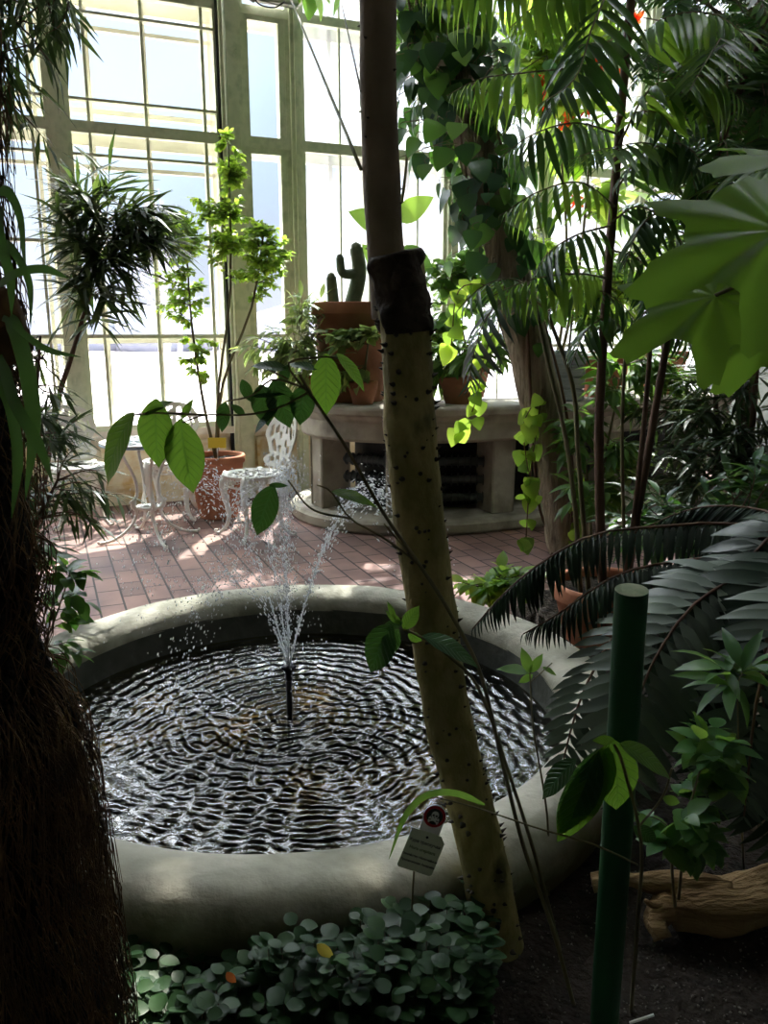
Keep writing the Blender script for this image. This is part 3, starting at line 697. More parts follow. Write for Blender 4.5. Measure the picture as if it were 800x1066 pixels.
def slab(mb,prof,depth):
    V,F,n=shell(mb,prof); V=list(V)
    # top surface back to inner offset
    q=offs(pl2,-depth); b=len(V)
    for v in q: V.append((v.x,v.y,prof[-1][1]))
    k=len(prof)-1
    for i in range(n-1): F.append((k*n+i,k*n+i+1,b+i+1,b+i))
    b2=len(V)
    for v in q: V.append((v.x,v.y,prof[0][1]))
    for i in range(n-1): F.append((b+i,b+i+1,b2+i+1,b2+i)); F.append((b2+i,b2+i+1,i+1,i))
    F.append(tuple([k2*n for k2 in range(len(prof))]+[b,b2])); F.append(tuple(reversed([k2*n+n-1 for k2 in range(len(prof))]+[b+n-1,b2+n-1])))
    mb.add(V,F)
mb=MB(); slab(mb,[(.0,.66),(.015,.68),(.015,.80),(.03,.82),(.045,.85),(.07,.865),(.075,.90),(.07,.915),(.05,.925)],.55); obj('counter_slab',mb,M_stone,BC,False)
mb=MB(); slab(mb,[(.10,.0),(.115,.02),(.115,.075),(.09,.095),(.0,.10)],.9); obj('plinth',mb,M_stone,BC,False)
def along(f):
    x=f*(len(pl2)-1); i=min(int(x),len(pl2)-2); a=Vector(pl2[i]).lerp(Vector(pl2[i+1]),x-i); t=(Vector(pl2[i+1])-Vector(pl2[i])).normalized(); return a,t
for f in (.19,.40,.62,.80,.95):
    a,t=along(f); nn=Vector((t.y,-t.x)); c=a-nn*.16
    mb=MB(); M=Matrix(((t.x,-nn.x,0),(t.y,-nn.y,0),(0,0,1))); bevbox(mb,(c.x,c.y,.38),(.20,.26,.57),.012,M); obj('pillar',mb,M_stone,BC,False)
mb=MB(); V,F,n=shell(mb,[(-.42,.10),(-.42,.66)]); mb.add(V,F); obj('shade_panel',mb,M_dark,BC,False)  # dark sheet added behind the openings so they read as deep shade
# radiators under the counter
for (x,y,rz,lab) in ((-.22,6.24,-.45,'grey finned pipe radiator under the stone bench, left opening'),(.50,6.12,.03,'grey finned pipe radiator under the stone bench, middle opening'),(1.45,6.52,.48,'grey finned pipe radiator under the stone bench, right opening')):
    r=thing('radiator',lab,'radiator',(x,y,.10),rz,'radiators under the bench')
    for z in (.10,.24,.38):
        mb=MB(); tube(mb,[(-.28,0,z),(.28,0,z)],.032,10); 
        for i in range(12): tube(mb,[(-.27+i*.048,0,z),(-.263+i*.048,0,z)],.05,10)
        obj('pipe',mb,M_rad,r,local=True)
    for s in (-1,1):
        mb=MB(); box(mb,(s*.29,0,.23),(.03,.10,.46)); obj('end_bracket',mb,M_rad,r,False,local=True)
# ------------------------------------------------------------------ generic potted leafy plant
TOV=leafT('ovate',6,.2,.5); TOV2=leafT('ovate',3,.2,.3); THE=leafT('heart',8,.12,.5); TLA=leafT('lance',4,.3,.7); TLA2=leafT('lance',2,.3,.4); TNE=leafT('needle',2,.2,.4); TRO=leafT('round',6,.12,.3)
TST=leafT('strap',14,.25,1.0); TPI=leafT('pinna',3,.25,.35); TPI6=leafT('pinna',5,.25,.6); TBIG=leafT('big',12,.12,.55,.006,cols=2); TFERN=leafT('pinna',2,.2,.2)
def bush(name,label,cat,base,blobs,T,size,lmat,smat,ntw,nl,stems=None,potd=None,group=None,r=.004,sr=.012,hang=.2,upv=(0,0,1),bl=2,spread=.9,sn=10):
    base=Vector(base); root=thing(name,label,cat,base,0,group)
    top=base
    if potd: potpart(root,base,*potd); top=base+V3(0,0,potd[1]-.04)
    lm=MB(); tm=MB()
    if stems is None: stems=[[top,Vector(blobs[0][0])]]
    for st in stems: tube(tm,[top+Vector((st[0].x-top.x,st[0].y-top.y,0))*.0]+list(st[1:]) if len(st)>1 else st,(sr,sr*.45),7,sn,nz=.1)
    allp=[p for st in stems for p in resample([top]+list(st[1:]),14)[5:]]
    for (c,rr,nn) in blobs:
        for i in range(nn):
            e_=inblob(c,rr); q=min(allp,key=lambda p:(p-e_).length+abs(max(0,p.z-e_.z+.02))*.6)
            s_=q if (q-e_).length<max(rr)*1.6 else e_.lerp(q,.5)
            twig(lm,tm,s_,e_,nl,T,size,r,.03,spread,.3,hang,upv)
    obj('stem',tm,smat,root); obj('foliage',lm,lmat,root); return root
# shrub in terracotta pot by window
pb=G(228,537); PT=(pb.x,pb.y,0.0)
Yp=pb.y
bush('potted_shrub','feathery bright green shrub in a terracotta pot before the tall windows','potted shrub',PT,
  [(P(240,180,Yp),(.10,.15,.32),34),(P(265,265,Yp),(.30,.22,.32),64),(P(215,240,Yp),(.28,.22,.28),44),(P(190,300,Yp),(.24,.2,.28),34),(P(180,240,Yp),(.18,.15,.22),22),(P(205,370,Yp),(.14,.15,.2),18),(P(285,255,Yp),(.18,.15,.26),26)],
  TOV2,.06,Lv['bright'],M_canegr,20,20,stems=[[Vector(PT),P(212,420,Yp),P(200,340,Yp),P(195,270,Yp)],[Vector(PT),P(228,400,Yp),P(240,300,Yp),P(238,150,Yp)],[Vector(PT),P(232,400,Yp),P(262,320,Yp),P(275,240,Yp)]],potd=(.225,.50,M_terra),sr=.014,r=.003)
lab=thing('plant_label','small yellow card label stuck in the terracotta pot by the window','label',P(226,470,Yp-.12).to_tuple())
mb=MB(); c=P(226,461,Yp-.12); box(mb,c,(.14,.004,.08)); obj('card',mb,M_yel,lab,False)
mb=MB(); tube(mb,[c-V3(0,-.003,.03),c-V3(0,-.003,.13)],.004,6); obj('stake',mb,M_white,lab)
# ------------------------------------------------------------------ plants on the stone bench
ZB=.925
def pt(px,Y,z=ZB):
    q=P(px,400,Y); return Vector((q.x,Y,z))
# big pot with cactus and rubber leaf
b=pt(366,6.35); r=thing('potted_cactus','large old terracotta pot with a grey jointed cactus, left on the bench','potted cactus',b)
potpart(r,b,.30,.74,M_terrad,.24,.09)
mb=MB()
for pts,rr in (([b+V3(.0,0,.68),P(374,285,6.35),P(371,258,6.3)],.055),([P(372,285,6.35),P(357,284,6.3),P(354,268,6.3)],.035),([b+V3(-.12,-.1,.68),P(346,300,6.25),P(345,288,6.25)],.04)):
    tube(mb,pts,(rr,rr*.8),16,14,ridge=(8,.12)); ico(mb,pts[-1],rr*.8,sy=(1,1,1.1))
obj('cactus_stem',mb,mottled('grey_green_cactus',[(.10,.14,.08),(.2,.24,.15)],12,.7,.3,50),r)
rb=pt(400,6.55); r=thing('rubber_plant','rubber plant with very large smooth backlit leaves behind the trunk','rubber plant',rb)
potpart(r,rb,.17,.30,M_terrad)
mb=MB(); tube(mb,[rb+V3(0,0,.25),P(405,300,6.5),P(420,200,6.5),P(425,150,6.5)],(.018,.01),7,10); obj('stem',mb,M_canegr,r)
mb=MB()
for px,py,dx,dz,s in ((380,215,-.6,.35,.34),(436,205,.5,.4,.32),(425,235,.6,-.2,.30),(410,190,-.3,.3,.3),(400,260,-.4,.5,.3)):
    place(mb,leafT('ovate',8,.1,.5,cols=2),P(405 if px<405 else 415,py+25,6.45),(dx,-.25,dz),(dx*.3,-1,.55),s)
obj('foliage',mb,Lv['mid'],r)
# pale fingered plants at the left end
bush('potted_plant','pale green whorled-leaf plant hanging over the left bench end','potted plant',pt(335,6.2),
  [(P(310,370,6.15),(.24,.2,.24),26),(P(280,365,6.2),(.2,.15,.16),16),(P(345,385,6.0),(.2,.12,.12),8),(P(325,320,6.2),(.18,.15,.2),18)],TLA,.15,Lv['pale'],M_canegr,8,7,potd=(.13,.2,M_terrad),hang=.3)
bush('potted_plant','dusty green rosette plant before the large pot, at bench edge','potted plant',pt(378,6.02),
  [(P(385,345,5.98),(.18,.1,.10),12),(P(352,350,5.98),(.12,.1,.10),8),(P(365,395,5.95),(.14,.06,.06),7)],TOV,.11,Lv['pale'],M_canegr,8,6,potd=(.11,.17,M_terrad),hang=.25)
bush('potted_plant','dark broad-leaved plant on the bench just right of the thorny trunk','potted plant',pt(478,6.1),
  [(P(480,370,6.05),(.3,.15,.14),22),(P(520,350,6.1),(.2,.15,.15),12),(P(445,380,6.1),(.12,.1,.12),8)],TLA,.2,Lv['mid'],M_canegr,8,6,potd=(.15,.2,M_terrad),hang=.3)
bush('potted_plant','tall bright leafy plant on the bench between the two trunks','potted plant',pt(490,6.7),
  [(P(470,290,6.7),(.35,.2,.3),26),(P(450,340,6.6),(.2,.2,.2),12),(P(525,300,6.8),(.2,.2,.3),12)],TOV,.13,Lv['mid'],M_canegr,8,8,potd=(.16,.26,M_terrad))
bush('potted_plant','yellow-green backlit plant on the bench right of the leaning trunk','potted plant',pt(590,6.6),
  [(P(600,290,6.6),(.30,.25,.2),28),(P(560,260,6.8),(.25,.2,.25),16),(P(655,300,6.8),(.3,.25,.2),22),(P(690,260,7.1),(.3,.25,.25),16)],TLA,.20,Lv['bright'],M_canegr,8,6,potd=(.17,.28,M_terrad),hang=.35)
for px,Y,rt,h,lab in ((628,6.75,.22,.36,'terracotta pot with a drooping plant, left in the far right pair'),(688,7.15,.22,.36,'terracotta pot with a drooping plant, right in the far right pair')):
    bush('potted_plant',lab,'potted plant',pt(px,Y),[(P(px,330,Y),(.3,.2,.12),16),(P(px+15,280,Y),(.2,.2,.2),10)],TLA,.18,Lv['mid'],M_canegr,8,6,potd=(rt,h,M_terra),hang=.4,group='terracotta pots at the far right')
# flowering plant in the back
fb=W(3.6,0,.45); fb.z=0; Yf=fb.y
fr_=bush('flowering_plant','tall backlit plant with yellow-green leaves and orange-red flowers near the window','flowering plant',fb,
  [(P(575,80,Yf),(.35,.3,.4),22),(P(600,140,Yf),(.3,.3,.3),12),(P(545,40,Yf),(.3,.3,.3),14),(P(610,40,Yf),(.3,.3,.3),12),(P(630,215,Yf),(.3,.3,.25),10)],TOV,.26,Lv['bright'],M_canegr,8,5,stems=[[fb,P(590,300,Yf),P(580,100,Yf)],[fb,P(600,300,Yf),P(620,100,Yf)]],potd=(.24,.4,M_terra),sr=.02)
mb=MB()
for px,py in ((560,80),(572,78),(618,62),(628,70),(568,108),(612,112),(662,18),(703,58),(640,72),(590,125),(700,190),(600,205),(563,92)):
    c=P(px,py,Yf-.3)
    for q in range(9): place(mb,TOV,c+rvec(.03),rvec(1)+V3(0,0,-.5),rvec(1),rnd(.06,.11))
obj('flower',mb,Lv['red'],fr_)
# grey boarded box
gb=pt(583,6.35); mb=MB(); r=thing('boarded_box','grey wooden slatted box on the bench behind the leaning trunk','wooden box',gb)
for k in range(4):
    mb=MB(); bevbox(mb,gb+V3(0,-.1+.0*k,.05+k*.09),(.34,.03,.084),.006); obj('board',mb,M_grey,r,False)
mb=MB(); bevbox(mb,gb+V3(0,.05,.19),(.32,.26,.38),.01); obj('box_body',mb,M_grey,r,False)

# ------------------------------------------------------------------ thorny trunk
tb=G(522,985,.13); TY=tb.y
root=thing('thorny_tree','thorny greenish-brown tree trunk with a dark cut stub, leaning across the centre','tree',tb)
lowp=[tb+V3(.0,0,-.03),P(505,900,TY+.01),P(470,760,TY+.02),P(447,620,TY+.03),P(430,480,TY+.04),P(424,370,TY+.04),P(415,268,TY+.04)]
lowr=lambda f:.0505+.008*math.exp(-f*9)-.004*abs(f-.6)
mb=MB(); tube(mb,lowp,lowr,28,90,nz=.10,nsc=13,flat=.95); obj('lower_trunk',mb,M_bark,root)
upp=[P(408,330,TY+.06),P(402,265,TY+.065),P(396,150,TY+.07),P(393,0,TY+.08),P(390,-160,TY+.10)]
mb=MB(); tube(mb,upp,(.037,.031),24,40,nz=.07,nsc=12); obj('upper_stem',mb,M_barkup,root)
mb=MB(); tube(mb,[P(421,345,TY+.035),P(418,310,TY+.03),P(413,285,TY+.025),P(409,264,TY+.02)],lambda f:.0475+.004*math.sin(f*9)+.002*f,26,22,nz=.28,nsc=30)
tube(mb,[P(424,300,TY-.012),P(418,264,TY-.012)],(.032,.026),16,10,nz=.3,nsc=40); obj('cut_stub',mb,M_stub,root)
fr=frames(resample(lowp,200)); random.seed(5); cnt=0; stuff=MB()
for i in range(330):
    f=rnd(.02,.93); k=int(f*199); p,t,x,y=fr[k]; a=rnd(0,6.2832); d=x*math.cos(a)+y*math.sin(a)*.95; r=lowr(f)
    c=p+d*r*.93; ln=rnd(.005,.0105)*(1.2 if f<.25 else 1); front=d.y<.35
    mb=MB() if (front and cnt<100 and i%2==0) else stuff
    tube(mb,[c,c+d*ln*.7,c+d*ln*1.55+V3(0,0,ln*.35)],lambda q,l=ln:l*.62*(1-q)+.0004,6)
    if mb is not stuff: obj('thorn',mb,M_thorn,root); cnt+=1
fu=frames(resample(upp,60))
for i in range(40):
    k=int(rnd(10,58)); p,t,x,y=fu[k]; a=rnd(0,6.2832); d=x*math.cos(a)+y*math.sin(a); c=p+d*.032; tube(stuff,[c,c+d*.004,c+d*.007],(.003,.0005),5)
o=obj('thorn',stuff,M_thorn,root); o['kind']='stuff'
# cords tied to the trunk
mb=MB(); tube(mb,[P(376,176,TY+.06),P(300,-8,TY+2.2)+V3(0,0,0)]+[P(300,-8,TY+2.2)*1.0+ (P(300,-8,TY+2.2)-P(376,176,TY+.06))*.9],.0035,6,24); obj('cord',mb,M_ropeg,label='thick green cord running from the thorny trunk up left to the windows',cat='cord')
mb=MB(); tube(mb,[P(376,95,TY+.06),P(355,0,TY+1.8),P(355,0,TY+1.8)+(P(355,0,TY+1.8)-P(376,95,TY+.06))*.9],.002,6,20); obj('cord',mb,M_wire,label='thinner grey cord beside the green one, above the trunk',cat='cord')
# ------------------------------------------------------------------ toxic plant sign
sb=P(440,885,TY-.10); sr_=thing('plant_sign','pale green plant label with a red-ringed skull badge in front of the trunk','sign',(sb.x-.028,sb.y,.14))
MR=Matrix.Rotation(R(20),3,'Y')@Matrix.Rotation(R(-8),3,'X')
def sp_(x,z,y=0): return sb+MR@Vector((x,y,z))
def plate(mb,pts,th,y0=0,m=0):
    n=len(pts); V=[sp_(x,z,y0) for x,z in pts]+[sp_(x,z,y0+th) for x,z in pts]
    F=[tuple(range(n)),tuple(reversed(range(n,2*n)))]+[(i,i+n,(i+1)%n+n,(i+1)%n) for i in range(n)]
    mb.add([tuple(v) for v in V],F,m=m)
k_=.0018  # metres per photo pixel at the sign
mb=MB(); plate(mb,[(-19.5*k_,19*k_),(-21*k_,21*k_),(15*k_,21*k_),(21*k_,14*k_),(20*k_,-24*k_),(17*k_,-26*k_),(-19*k_,-26*k_),(-21*k_,-24*k_)],.0025); obj('label_plate',mb,M_sign,sr_,False)
cz=40*k_
pts=[(-11*k_,16*k_),(12*k_,16*k_)]+[(12.5*k_*math.cos(a),cz+13.5*k_*math.sin(a)) for a in [R(x) for x in range(0,181,12)]]+[(-12*k_,cz)]
mb=MB(); plate(mb,pts,.002,.0028); obj('badge_plate',mb,M_signw,sr_,False)
def disc(r0,r1,y,cx=0,z0=cz,sx=1.0,n=36):
    mb=MB(); V=[];F=[]
    for i in range(n):
        a=6.2832*i/n
        for r in (r0,r1): V.append(sp_(cx+r*sx*math.cos(a),z0+r*math.sin(a),y))
    for i in range(n): j=(i+1)%n; F.append((2*i,2*i+1,2*j+1,2*j))
    mb.add([tuple(v) for v in V],F); return mb
obj('red_ring',disc(9.2*k_,12.4*k_,.0022),M_red,sr_,False); obj('black_disc',disc(.0001,9.2*k_,.0021),M_ink,sr_,False)
sk=disc(.0001,4.4*k_,.0015,0,cz+2*k_,.95); d2=MB(); plate(d2,[(-2.7*k_,cz-5*k_),(2.7*k_,cz-5*k_),(3.2*k_,cz),(-3.2*k_,cz)],.0006,.0010)
for v in (d2,): sk.add(np.concatenate(v.v),v.f)
for s in (-1,1):
    q=Vector((5*k_*s,-6*k_)); q2=Vector((-5*k_*s,-2.2*k_)); d=(q2-q).normalized(); nn=Vector((-d.y,d.x))*.7*k_
    tmp=MB(); plate(tmp,[(a.x,a.y+cz) for a in (q+nn,q2+nn,q2-nn,q-nn)],.0004,.0012); sk.add(np.concatenate(tmp.v),tmp.f)
    for e_ in (q,q2):
        for o_ in (-1,1): t2=disc(.0001,1.1*k_,.0009,e_.x+nn.x*o_,cz+e_.y+nn.y*o_,1,10); sk.add(np.concatenate(t2.v),t2.f)
obj('skull_mark',sk,M_signw,sr_,False)
ey=disc(.0001,1.3*k_,.0006,-1.7*k_,cz+1.5*k_,1,12)
for xx,zz,rr in ((1.7,1.5,1.3),(0,-.6,.7)): t2=disc(.0001,rr*k_,.0006,xx*k_,cz+zz*k_,1,10); ey.add(np.concatenate(t2.v),t2.f)
obj('eye_socket',ey,M_ink,sr_,False)
obj('screw_hole',disc(.0001,1.6*k_,-.0006,0,15.5*k_,1,12),M_ink,sr_,False)
def text(body,size,x,z,m):
    cu=bpy.data.curves.new('label_text','FONT'); cu.body=body; cu.size=size; cu.align_x='CENTER'; cu.extrude=.0002; cu.offset=.0002
    tmpo=bpy.data.objects.new('label_text',cu); link(tmpo); bpy.context.view_layer.update()
    me=bpy.data.meshes.new_from_object(tmpo.evaluated_get(bpy.context.evaluated_depsgraph_get())); bpy.data.objects.remove(tmpo); bpy.data.curves.remove(cu)
    me.materials.clear(); me.materials.append(m); o=bpy.data.objects.new('label_text',me); link(o); o.parent=sr_
    Rm=MR@Matrix.Rotation(math.pi/2,3,'X'); o.matrix_local=Matrix.Translation(sp_(x,z,-.0008)-sr_.location)@Rm.to_4x4(); return o
text('Хура трескучая',.0086,0,7*k_,M_ink); text('Hura crepitans',.0092,0,-1.5*k_,M_inkg); text('Семейство Молочайные',.0062,0,-10*k_,M_ink); text('Тропическая Америка',.0066,0,-17*k_,M_ink)
mb=MB(); tube(mb,[sp_(0,10*k_,.006),sp_(0,-26*k_,.006),Vector((sb.x-.028,sb.y,.13))],.002,6); obj('stake',mb,M_canegr,sr_)
# ------------------------------------------------------------------ green post
pb_=G(630,1058,.13); pt_=P(658,614,1.245)
root=thing('green_post','round green-painted wooden post with a pale sawn top, right foreground','post',pb_)
mb=MB(); tube(mb,[pb_-V3(0,0,.04),pb_.lerp(pt_,.5)+V3(.001,0,0),pt_],(.0275,.0265),26,20,nz=.02,nsc=9,cap=False); obj('post_shaft',mb,M_green,root)
mb=MB(); ax=(pt_-pb_).normalized(); x=ax.cross(V3(0,1,0)).normalized(); y=ax.cross(x); V=[pt_+ax*.0015]+[pt_+(x*math.cos(a)+y*math.sin(a))*.0266 for a in [6.2832*i/26 for i in range(26)]]
mb.add([tuple(v) for v in V],[(0,1+i,1+(i+1)%26) for i in range(26)]); obj('sawn_top',mb,M_endwood,root,False)
# ------------------------------------------------------------------ tree fern trunk, left foreground
fb=Vector((-.60,1.02,.13)); root=thing('tree_fern','dark fibrous tree fern trunk wrapped in hanging roots, left foreground','tree fern',fb)
prof=[(.0,.185),(.3,.175),(.55,.16),(.70,.145),(.80,.12),(.88,.08),(.95,.05),(1.1,.042),(1.6,.038),(2.3,.036)]
def tfr(z):
    for (a,ra),(b,rb_) in zip(prof,prof[1:]):
        if a<=z<=b: return ra+(rb_-ra)*(z-a)/(b-a)
    return .05
mb=MB(); n=64; V=[];F=[];sg=40
tfc=lambda z:Vector((fb.x+.095*min(1,max(0,(z-.68)/.35)),fb.y,0))
for i in range(n+1):
    z=2.3*i/n
    for j in range(sg):
        a=6.2832*j/sg; c=tfc(z); d=Vector((math.cos(a),math.sin(a),0)); r=tfr(z)*(.93+.22*noise.noise(Vector((math.cos(a)*2,math.sin(a)*2,z*3)))+.07*noise.noise(Vector((math.cos(a)*9,math.sin(a)*9,z*9))))
        V.append(tuple(c+d*r+V3(0,0,z+.12)))
for i in range(n):
    for j in range(sg): F.append((i*sg+j,i*sg+(j+1)%sg,(i+1)*sg+(j+1)%sg,(i+1)*sg+j))
mb.add(V,F); obj('trunk_core',mb,M_fibd,root)
mb=MB()
for i in range(2600):
    if i<1900: z=rnd(.25,.9); 
    else: z=rnd(.9,2.1)
    a=rnd(-2.6,1.2); c=tfc(z); d=Vector((math.cos(a),math.sin(a),0)); r=tfr(z); p=c+d*r*.97+V3(0,0,z+.12)
    ln=rnd(.08,.3) if z<.9 else rnd(.05,.2); sw=Vector((-d.y,d.x,0))*rnd(-.06,.06); ou=rnd(.0,.035) if z<.9 else rnd(0,.015)
    z2=max(.0,z-ln); r2=max(tfr(z2),r)*rnd(.97,1.04)+ou
    if i>=1900: r2=r+ou
    tube(mb,[p,c+d*(r+ou+.01)+sw*.4+V3(0,0,z+.12-ln*.3),tfc(z2)+d*r2+sw+V3(0,0,z2+.12)],(rnd(.0007,.0016),.0005),3,6,cap=False)
o=obj('root_fibres',mb,M_fib,root); o['kind']='stuff'
# strap-leaved epiphyte
eb=P(6,330,.95); root=thing('strap_leaf_epiphyte','epiphyte with long glossy strap leaves growing on the dark fern trunk','epiphyte',eb)
def ribbon(mb,pts,w,tw=0.0,n=24,fold=.12,m=0,upv=(0,-1,.2)):
    ps=resample(pts,n); V=[];F=[];UV=[]
    for i,(p,t,_,_) in enumerate(frames(ps)):
        u=Vector(upv); u=(u-t*u.dot(t)).normalized(); x=t.cross(u); f=i/(n-1); x=Matrix.Rotation(tw*f,3,t)@x; u2=x.cross(t)
        ww=w*min(1,f*5+.35)*min(1,(1.001-f)*3.2)**.75
        for q in (-1,0,1): V.append(p+x*q*ww-u2*(abs(q))*ww*fold); UV.append((.5+.5*q,f))
    for i in range(n-1):
        for j in (0,1): F.append((i*3+j,i*3+j+1,i*3+j+4,i*3+j+3))
    mb.add([tuple(v) for v in V],F,UV,m)
for pts,wd,tw in (([(5,325,.95),(18,350,.9),(30,400,.88),(34,450,.87),(26,522,.87)],.0135,.3),([(0,370,.9),(15,420,.84),(38,460,.82),(56,505,.82)],.010,.5),
    ([(-5,200,.95),(8,200,.92),(20,225,.9),(24,262,.9),(28,290,.9)],.008,1),([(0,250,.93),(14,262,.9),(30,295,.9),(32,345,.9)],.007,.6),([(-5,300,.9),(15,285,.86),(45,280,.85),(72,290,.85)],.006,.4),
    ([(0,330,.95),(10,335,.9),(45,362,.86),(85,372,.85)],.005,.3),([(0,215,.95),(-2,240,.9),(10,290,.9),(12,330,.9)],.009,.4),([(0,395,.95),(12,430,.93),(18,480,.93),(12,540,.93)],.010,.2)):
    mb=MB(); ribbon(mb,[P(*q) for q in pts],wd*.72,tw); obj('strap_leaf',mb,Lv['strap'],root)
mb=MB(); tube(mb,[eb+V3(-.02,.03,-.03),eb+V3(0,0,0),eb+V3(.0,0,.03)],(.03,.012),10,6,nz=.3); obj('root_clump',mb,M_fib,root)
# ------------------------------------------------------------------ narrow-leaved shrub left of the fountain
nb=Vector((-2.0,4.3,0)); Yn=4.3
bush('narrow_leaved_shrub','dark narrow-leaved shrub rising left of the table before the windows','shrub',nb,
  [(P(95,215,Yn-.1),(.24,.2,.2),13),(P(125,255,Yn-.1),(.30,.2,.24),17),(P(85,270,Yn-.1),(.26,.2,.18),9),(P(148,225,Yn),(.18,.15,.2),8),(P(105,315,Yn-.1),(.22,.15,.16),7)],
  TNE,.24,Lv['podo'],M_cane,22,17,stems=[[nb,P(58,430,Yn),P(75,370,Yn),P(98,290,Yn),P(110,230,Yn)]],sr=.017,hang=.05,spread=.7)
nb=Vector((-1.55,3.25,0)); Yn=3.25
bush('narrow_leaved_shrub','lower drooping narrow-leaved shrub between the fern trunk and the left chair','shrub',nb,
  [(P(50,430,Yn),(.12,.15,.17),14),(P(62,500,Yn),(.24,.15,.2),12),(P(75,520,Yn),(.22,.12,.16),9),(P(40,560,Yn),(.12,.12,.16),14),(P(35,380,Yn),(.08,.1,.15),8)],
  TNE,.15,Lv['podo'],M_cane,16,11,stems=[[nb,P(25,560,Yn),P(35,460,Yn),P(42,350,Yn)],[nb,P(35,560,Yn),P(60,500,Yn)]],sr=.012,hang=.3,spread=.7)
nb=Vector((-1.22,1.98,.13)); Yn=1.98
bush('sprig','small leafy sprig leaning over the left basin rim','small plant',nb,
  [(P(70,640,Yn),(.06,.05,.06),5),(P(85,610,Yn-.02),(.05,.05,.05),4),(P(75,680,Yn),(.07,.05,.04),4),(P(60,590,Yn),(.05,.05,.05),3)],TOV,.055,Lv['vine'],M_canegr,5,4,stems=[[nb,P(30,700,Yn),P(55,650,Yn),P(72,600,Yn)]],sr=.004,r=.0015)
# top left overhanging branch of feathery dark leaves
root=thing('overhanging_branch','dark feathery conifer branches hanging in at the top left corner','branch',P(-60,-90,2.0))
tm=MB(); lm=MB()
for a,b,nn in (((-60,-90,2.0),(50,0,1.95),14),((-60,-60,2.0),(12,85,1.95),12),((-50,-50,2.0),(38,45,1.9),12),((-70,0,2.0),(15,110,2.0),11),((0,-60,2.0),(72,2,1.9),10)):
    a=P(*a); b=P(*b); twig(lm,tm,a,b,nn,TNE,.12,.004,.04,.7,.2,.45)
    ps=resample([a,a.lerp(b,.5)+V3(0,0,.05),b],8)
    for q in ps[3:]:
        for s in range(2): twig(lm,tm,q,q+Vector((rnd(-.08,.09),rnd(-.1,.1),-rnd(.01,.11))),5,TNE,.095,.002,.0,.7,.1,.3)
obj('twig',tm,M_cane,root); obj('foliage',lm,Lv['podo'],root)
# ------------------------------------------------------------------ leaning trunk with climbing vine
lt=Vector((1.12,4.75,.0)); Yl=4.75
lt=G(597,578,.0); Yl=lt.y
lpts=[lt-V3(0,0,.05),P(585,520,Yl),P(566,430,Yl-.02),P(540,320,Yl-.05),P(512,210,Yl-.05),P(480,100,Yl),P(452,0,Yl),P(430,-120,Yl+.1),P(415,-220,Yl+.15)]
lean=thing('leaning_tree','thick ridged trunk leaning left in front of the stone bench','tree',lt)
mb=MB(); tube(mb,lpts,lambda f:.14-.05*f,26,80,nz=.16,nsc=5,ridge=(9,.04)); obj('trunk',mb,M_trunk,lean)
# crown above the picture shading the right half
lm=MB(); tm=MB(); top=lpts[-1]; random.seed(21)
for i in range(90):
    e_=Vector((rnd(-.5,3.2),rnd(4.4,6.9),rnd(4.2,5.9)));
    if i%3==0: tube(tm,[top,top.lerp(e_,.5)+V3(0,0,.3),e_],(.03,.008),5,8)
    s_=e_+rvec(.35); twig(lm,tm,s_,e_+rvec(.25),12,TOV,.24,.005,0,.9,.1,.2)
obj('branch',tm,M_trunk,lean); obj('crown_foliage',lm,Lv['mid'],lean)
random.seed(8)
vb=lt+V3(-.16,-.05,0); vroot=thing('climbing_vine','heart-leaved vine climbing and hanging on the leaning trunk','climbing vine',vb)
lf=frames(resample(lpts,120))
mb=MB()
for ph in (0,2.2,4.1):
    tube(mb,[vb+V3(.03*ph,0,0)]+[lf[k][0]+(lf[k][2]*math.cos(ph+k*.06)+lf[k][3]*math.sin(ph+k*.06))*.145 for k in range(12,118,6)],(.010,.006),6,60)
obj('vine_stem',mb,M_cane,vroot)
lm=MB(); tm=MB(); lm2=MB()
for i in range(950):
    f=random.random()**.6; f=.33+.65*(1-(1-f)*.98)
    if f>.995: continue
    k=int(f*117); p,t,x,y=lf[k]; a=rnd(0,6.2832); d=x*math.cos(a)+y*math.sin(a)
    rr=.13+abs(random.gauss(0,.17))*(1.0 if f>.55 else .45)
    if d.x>0 and f<.6: rr=.13+abs(random.gauss(0,.06))
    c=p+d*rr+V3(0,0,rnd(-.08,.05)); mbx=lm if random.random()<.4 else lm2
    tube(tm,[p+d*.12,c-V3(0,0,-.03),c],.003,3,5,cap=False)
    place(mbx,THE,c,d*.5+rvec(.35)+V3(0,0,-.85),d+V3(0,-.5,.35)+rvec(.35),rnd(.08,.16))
obj('petiole',tm,M_canegr,vroot); obj('foliage',lm2,Lv['vinedk'],vroot); obj('lighter_foliage',lm,Lv['vine'],vroot)  # lighter green leaves are a random share of the vine
mb=MB(); lm=MB()
for st in ([(566,400,Yl-.15),(560,440,Yl-.2),(552,500,Yl-.22),(548,560,Yl-.2)],[(520,330,Yl-.1),(505,370,Yl-.2),(495,420,Yl-.25),(480,450,Yl-.25)],[(590,480,Yl-.1),(600,520,Yl-.15),(596,560,Yl-.15)],[(530,300,Yl-.15),(480,300,Yl-.25),(470,360,Yl-.25)],[(555,420,Yl-.2),(545,450,Yl-.22),(556,520,Yl-.2)]):
    ps=[P(*q) for q in st]; tube(mb,ps,.004,5,12)
    for q in resample(ps,9)[1:]:
        for s in range(2): place(lm,THE,q+rvec(.03),rvec(.6)+V3(0,0,-.9),V3(rnd(-.5,.5),-1,.3),rnd(.07,.13))
obj('hanging_runner',mb,M_cane,vroot); obj('hanging_leaf_sprays',lm,Lv['bright'],vroot)
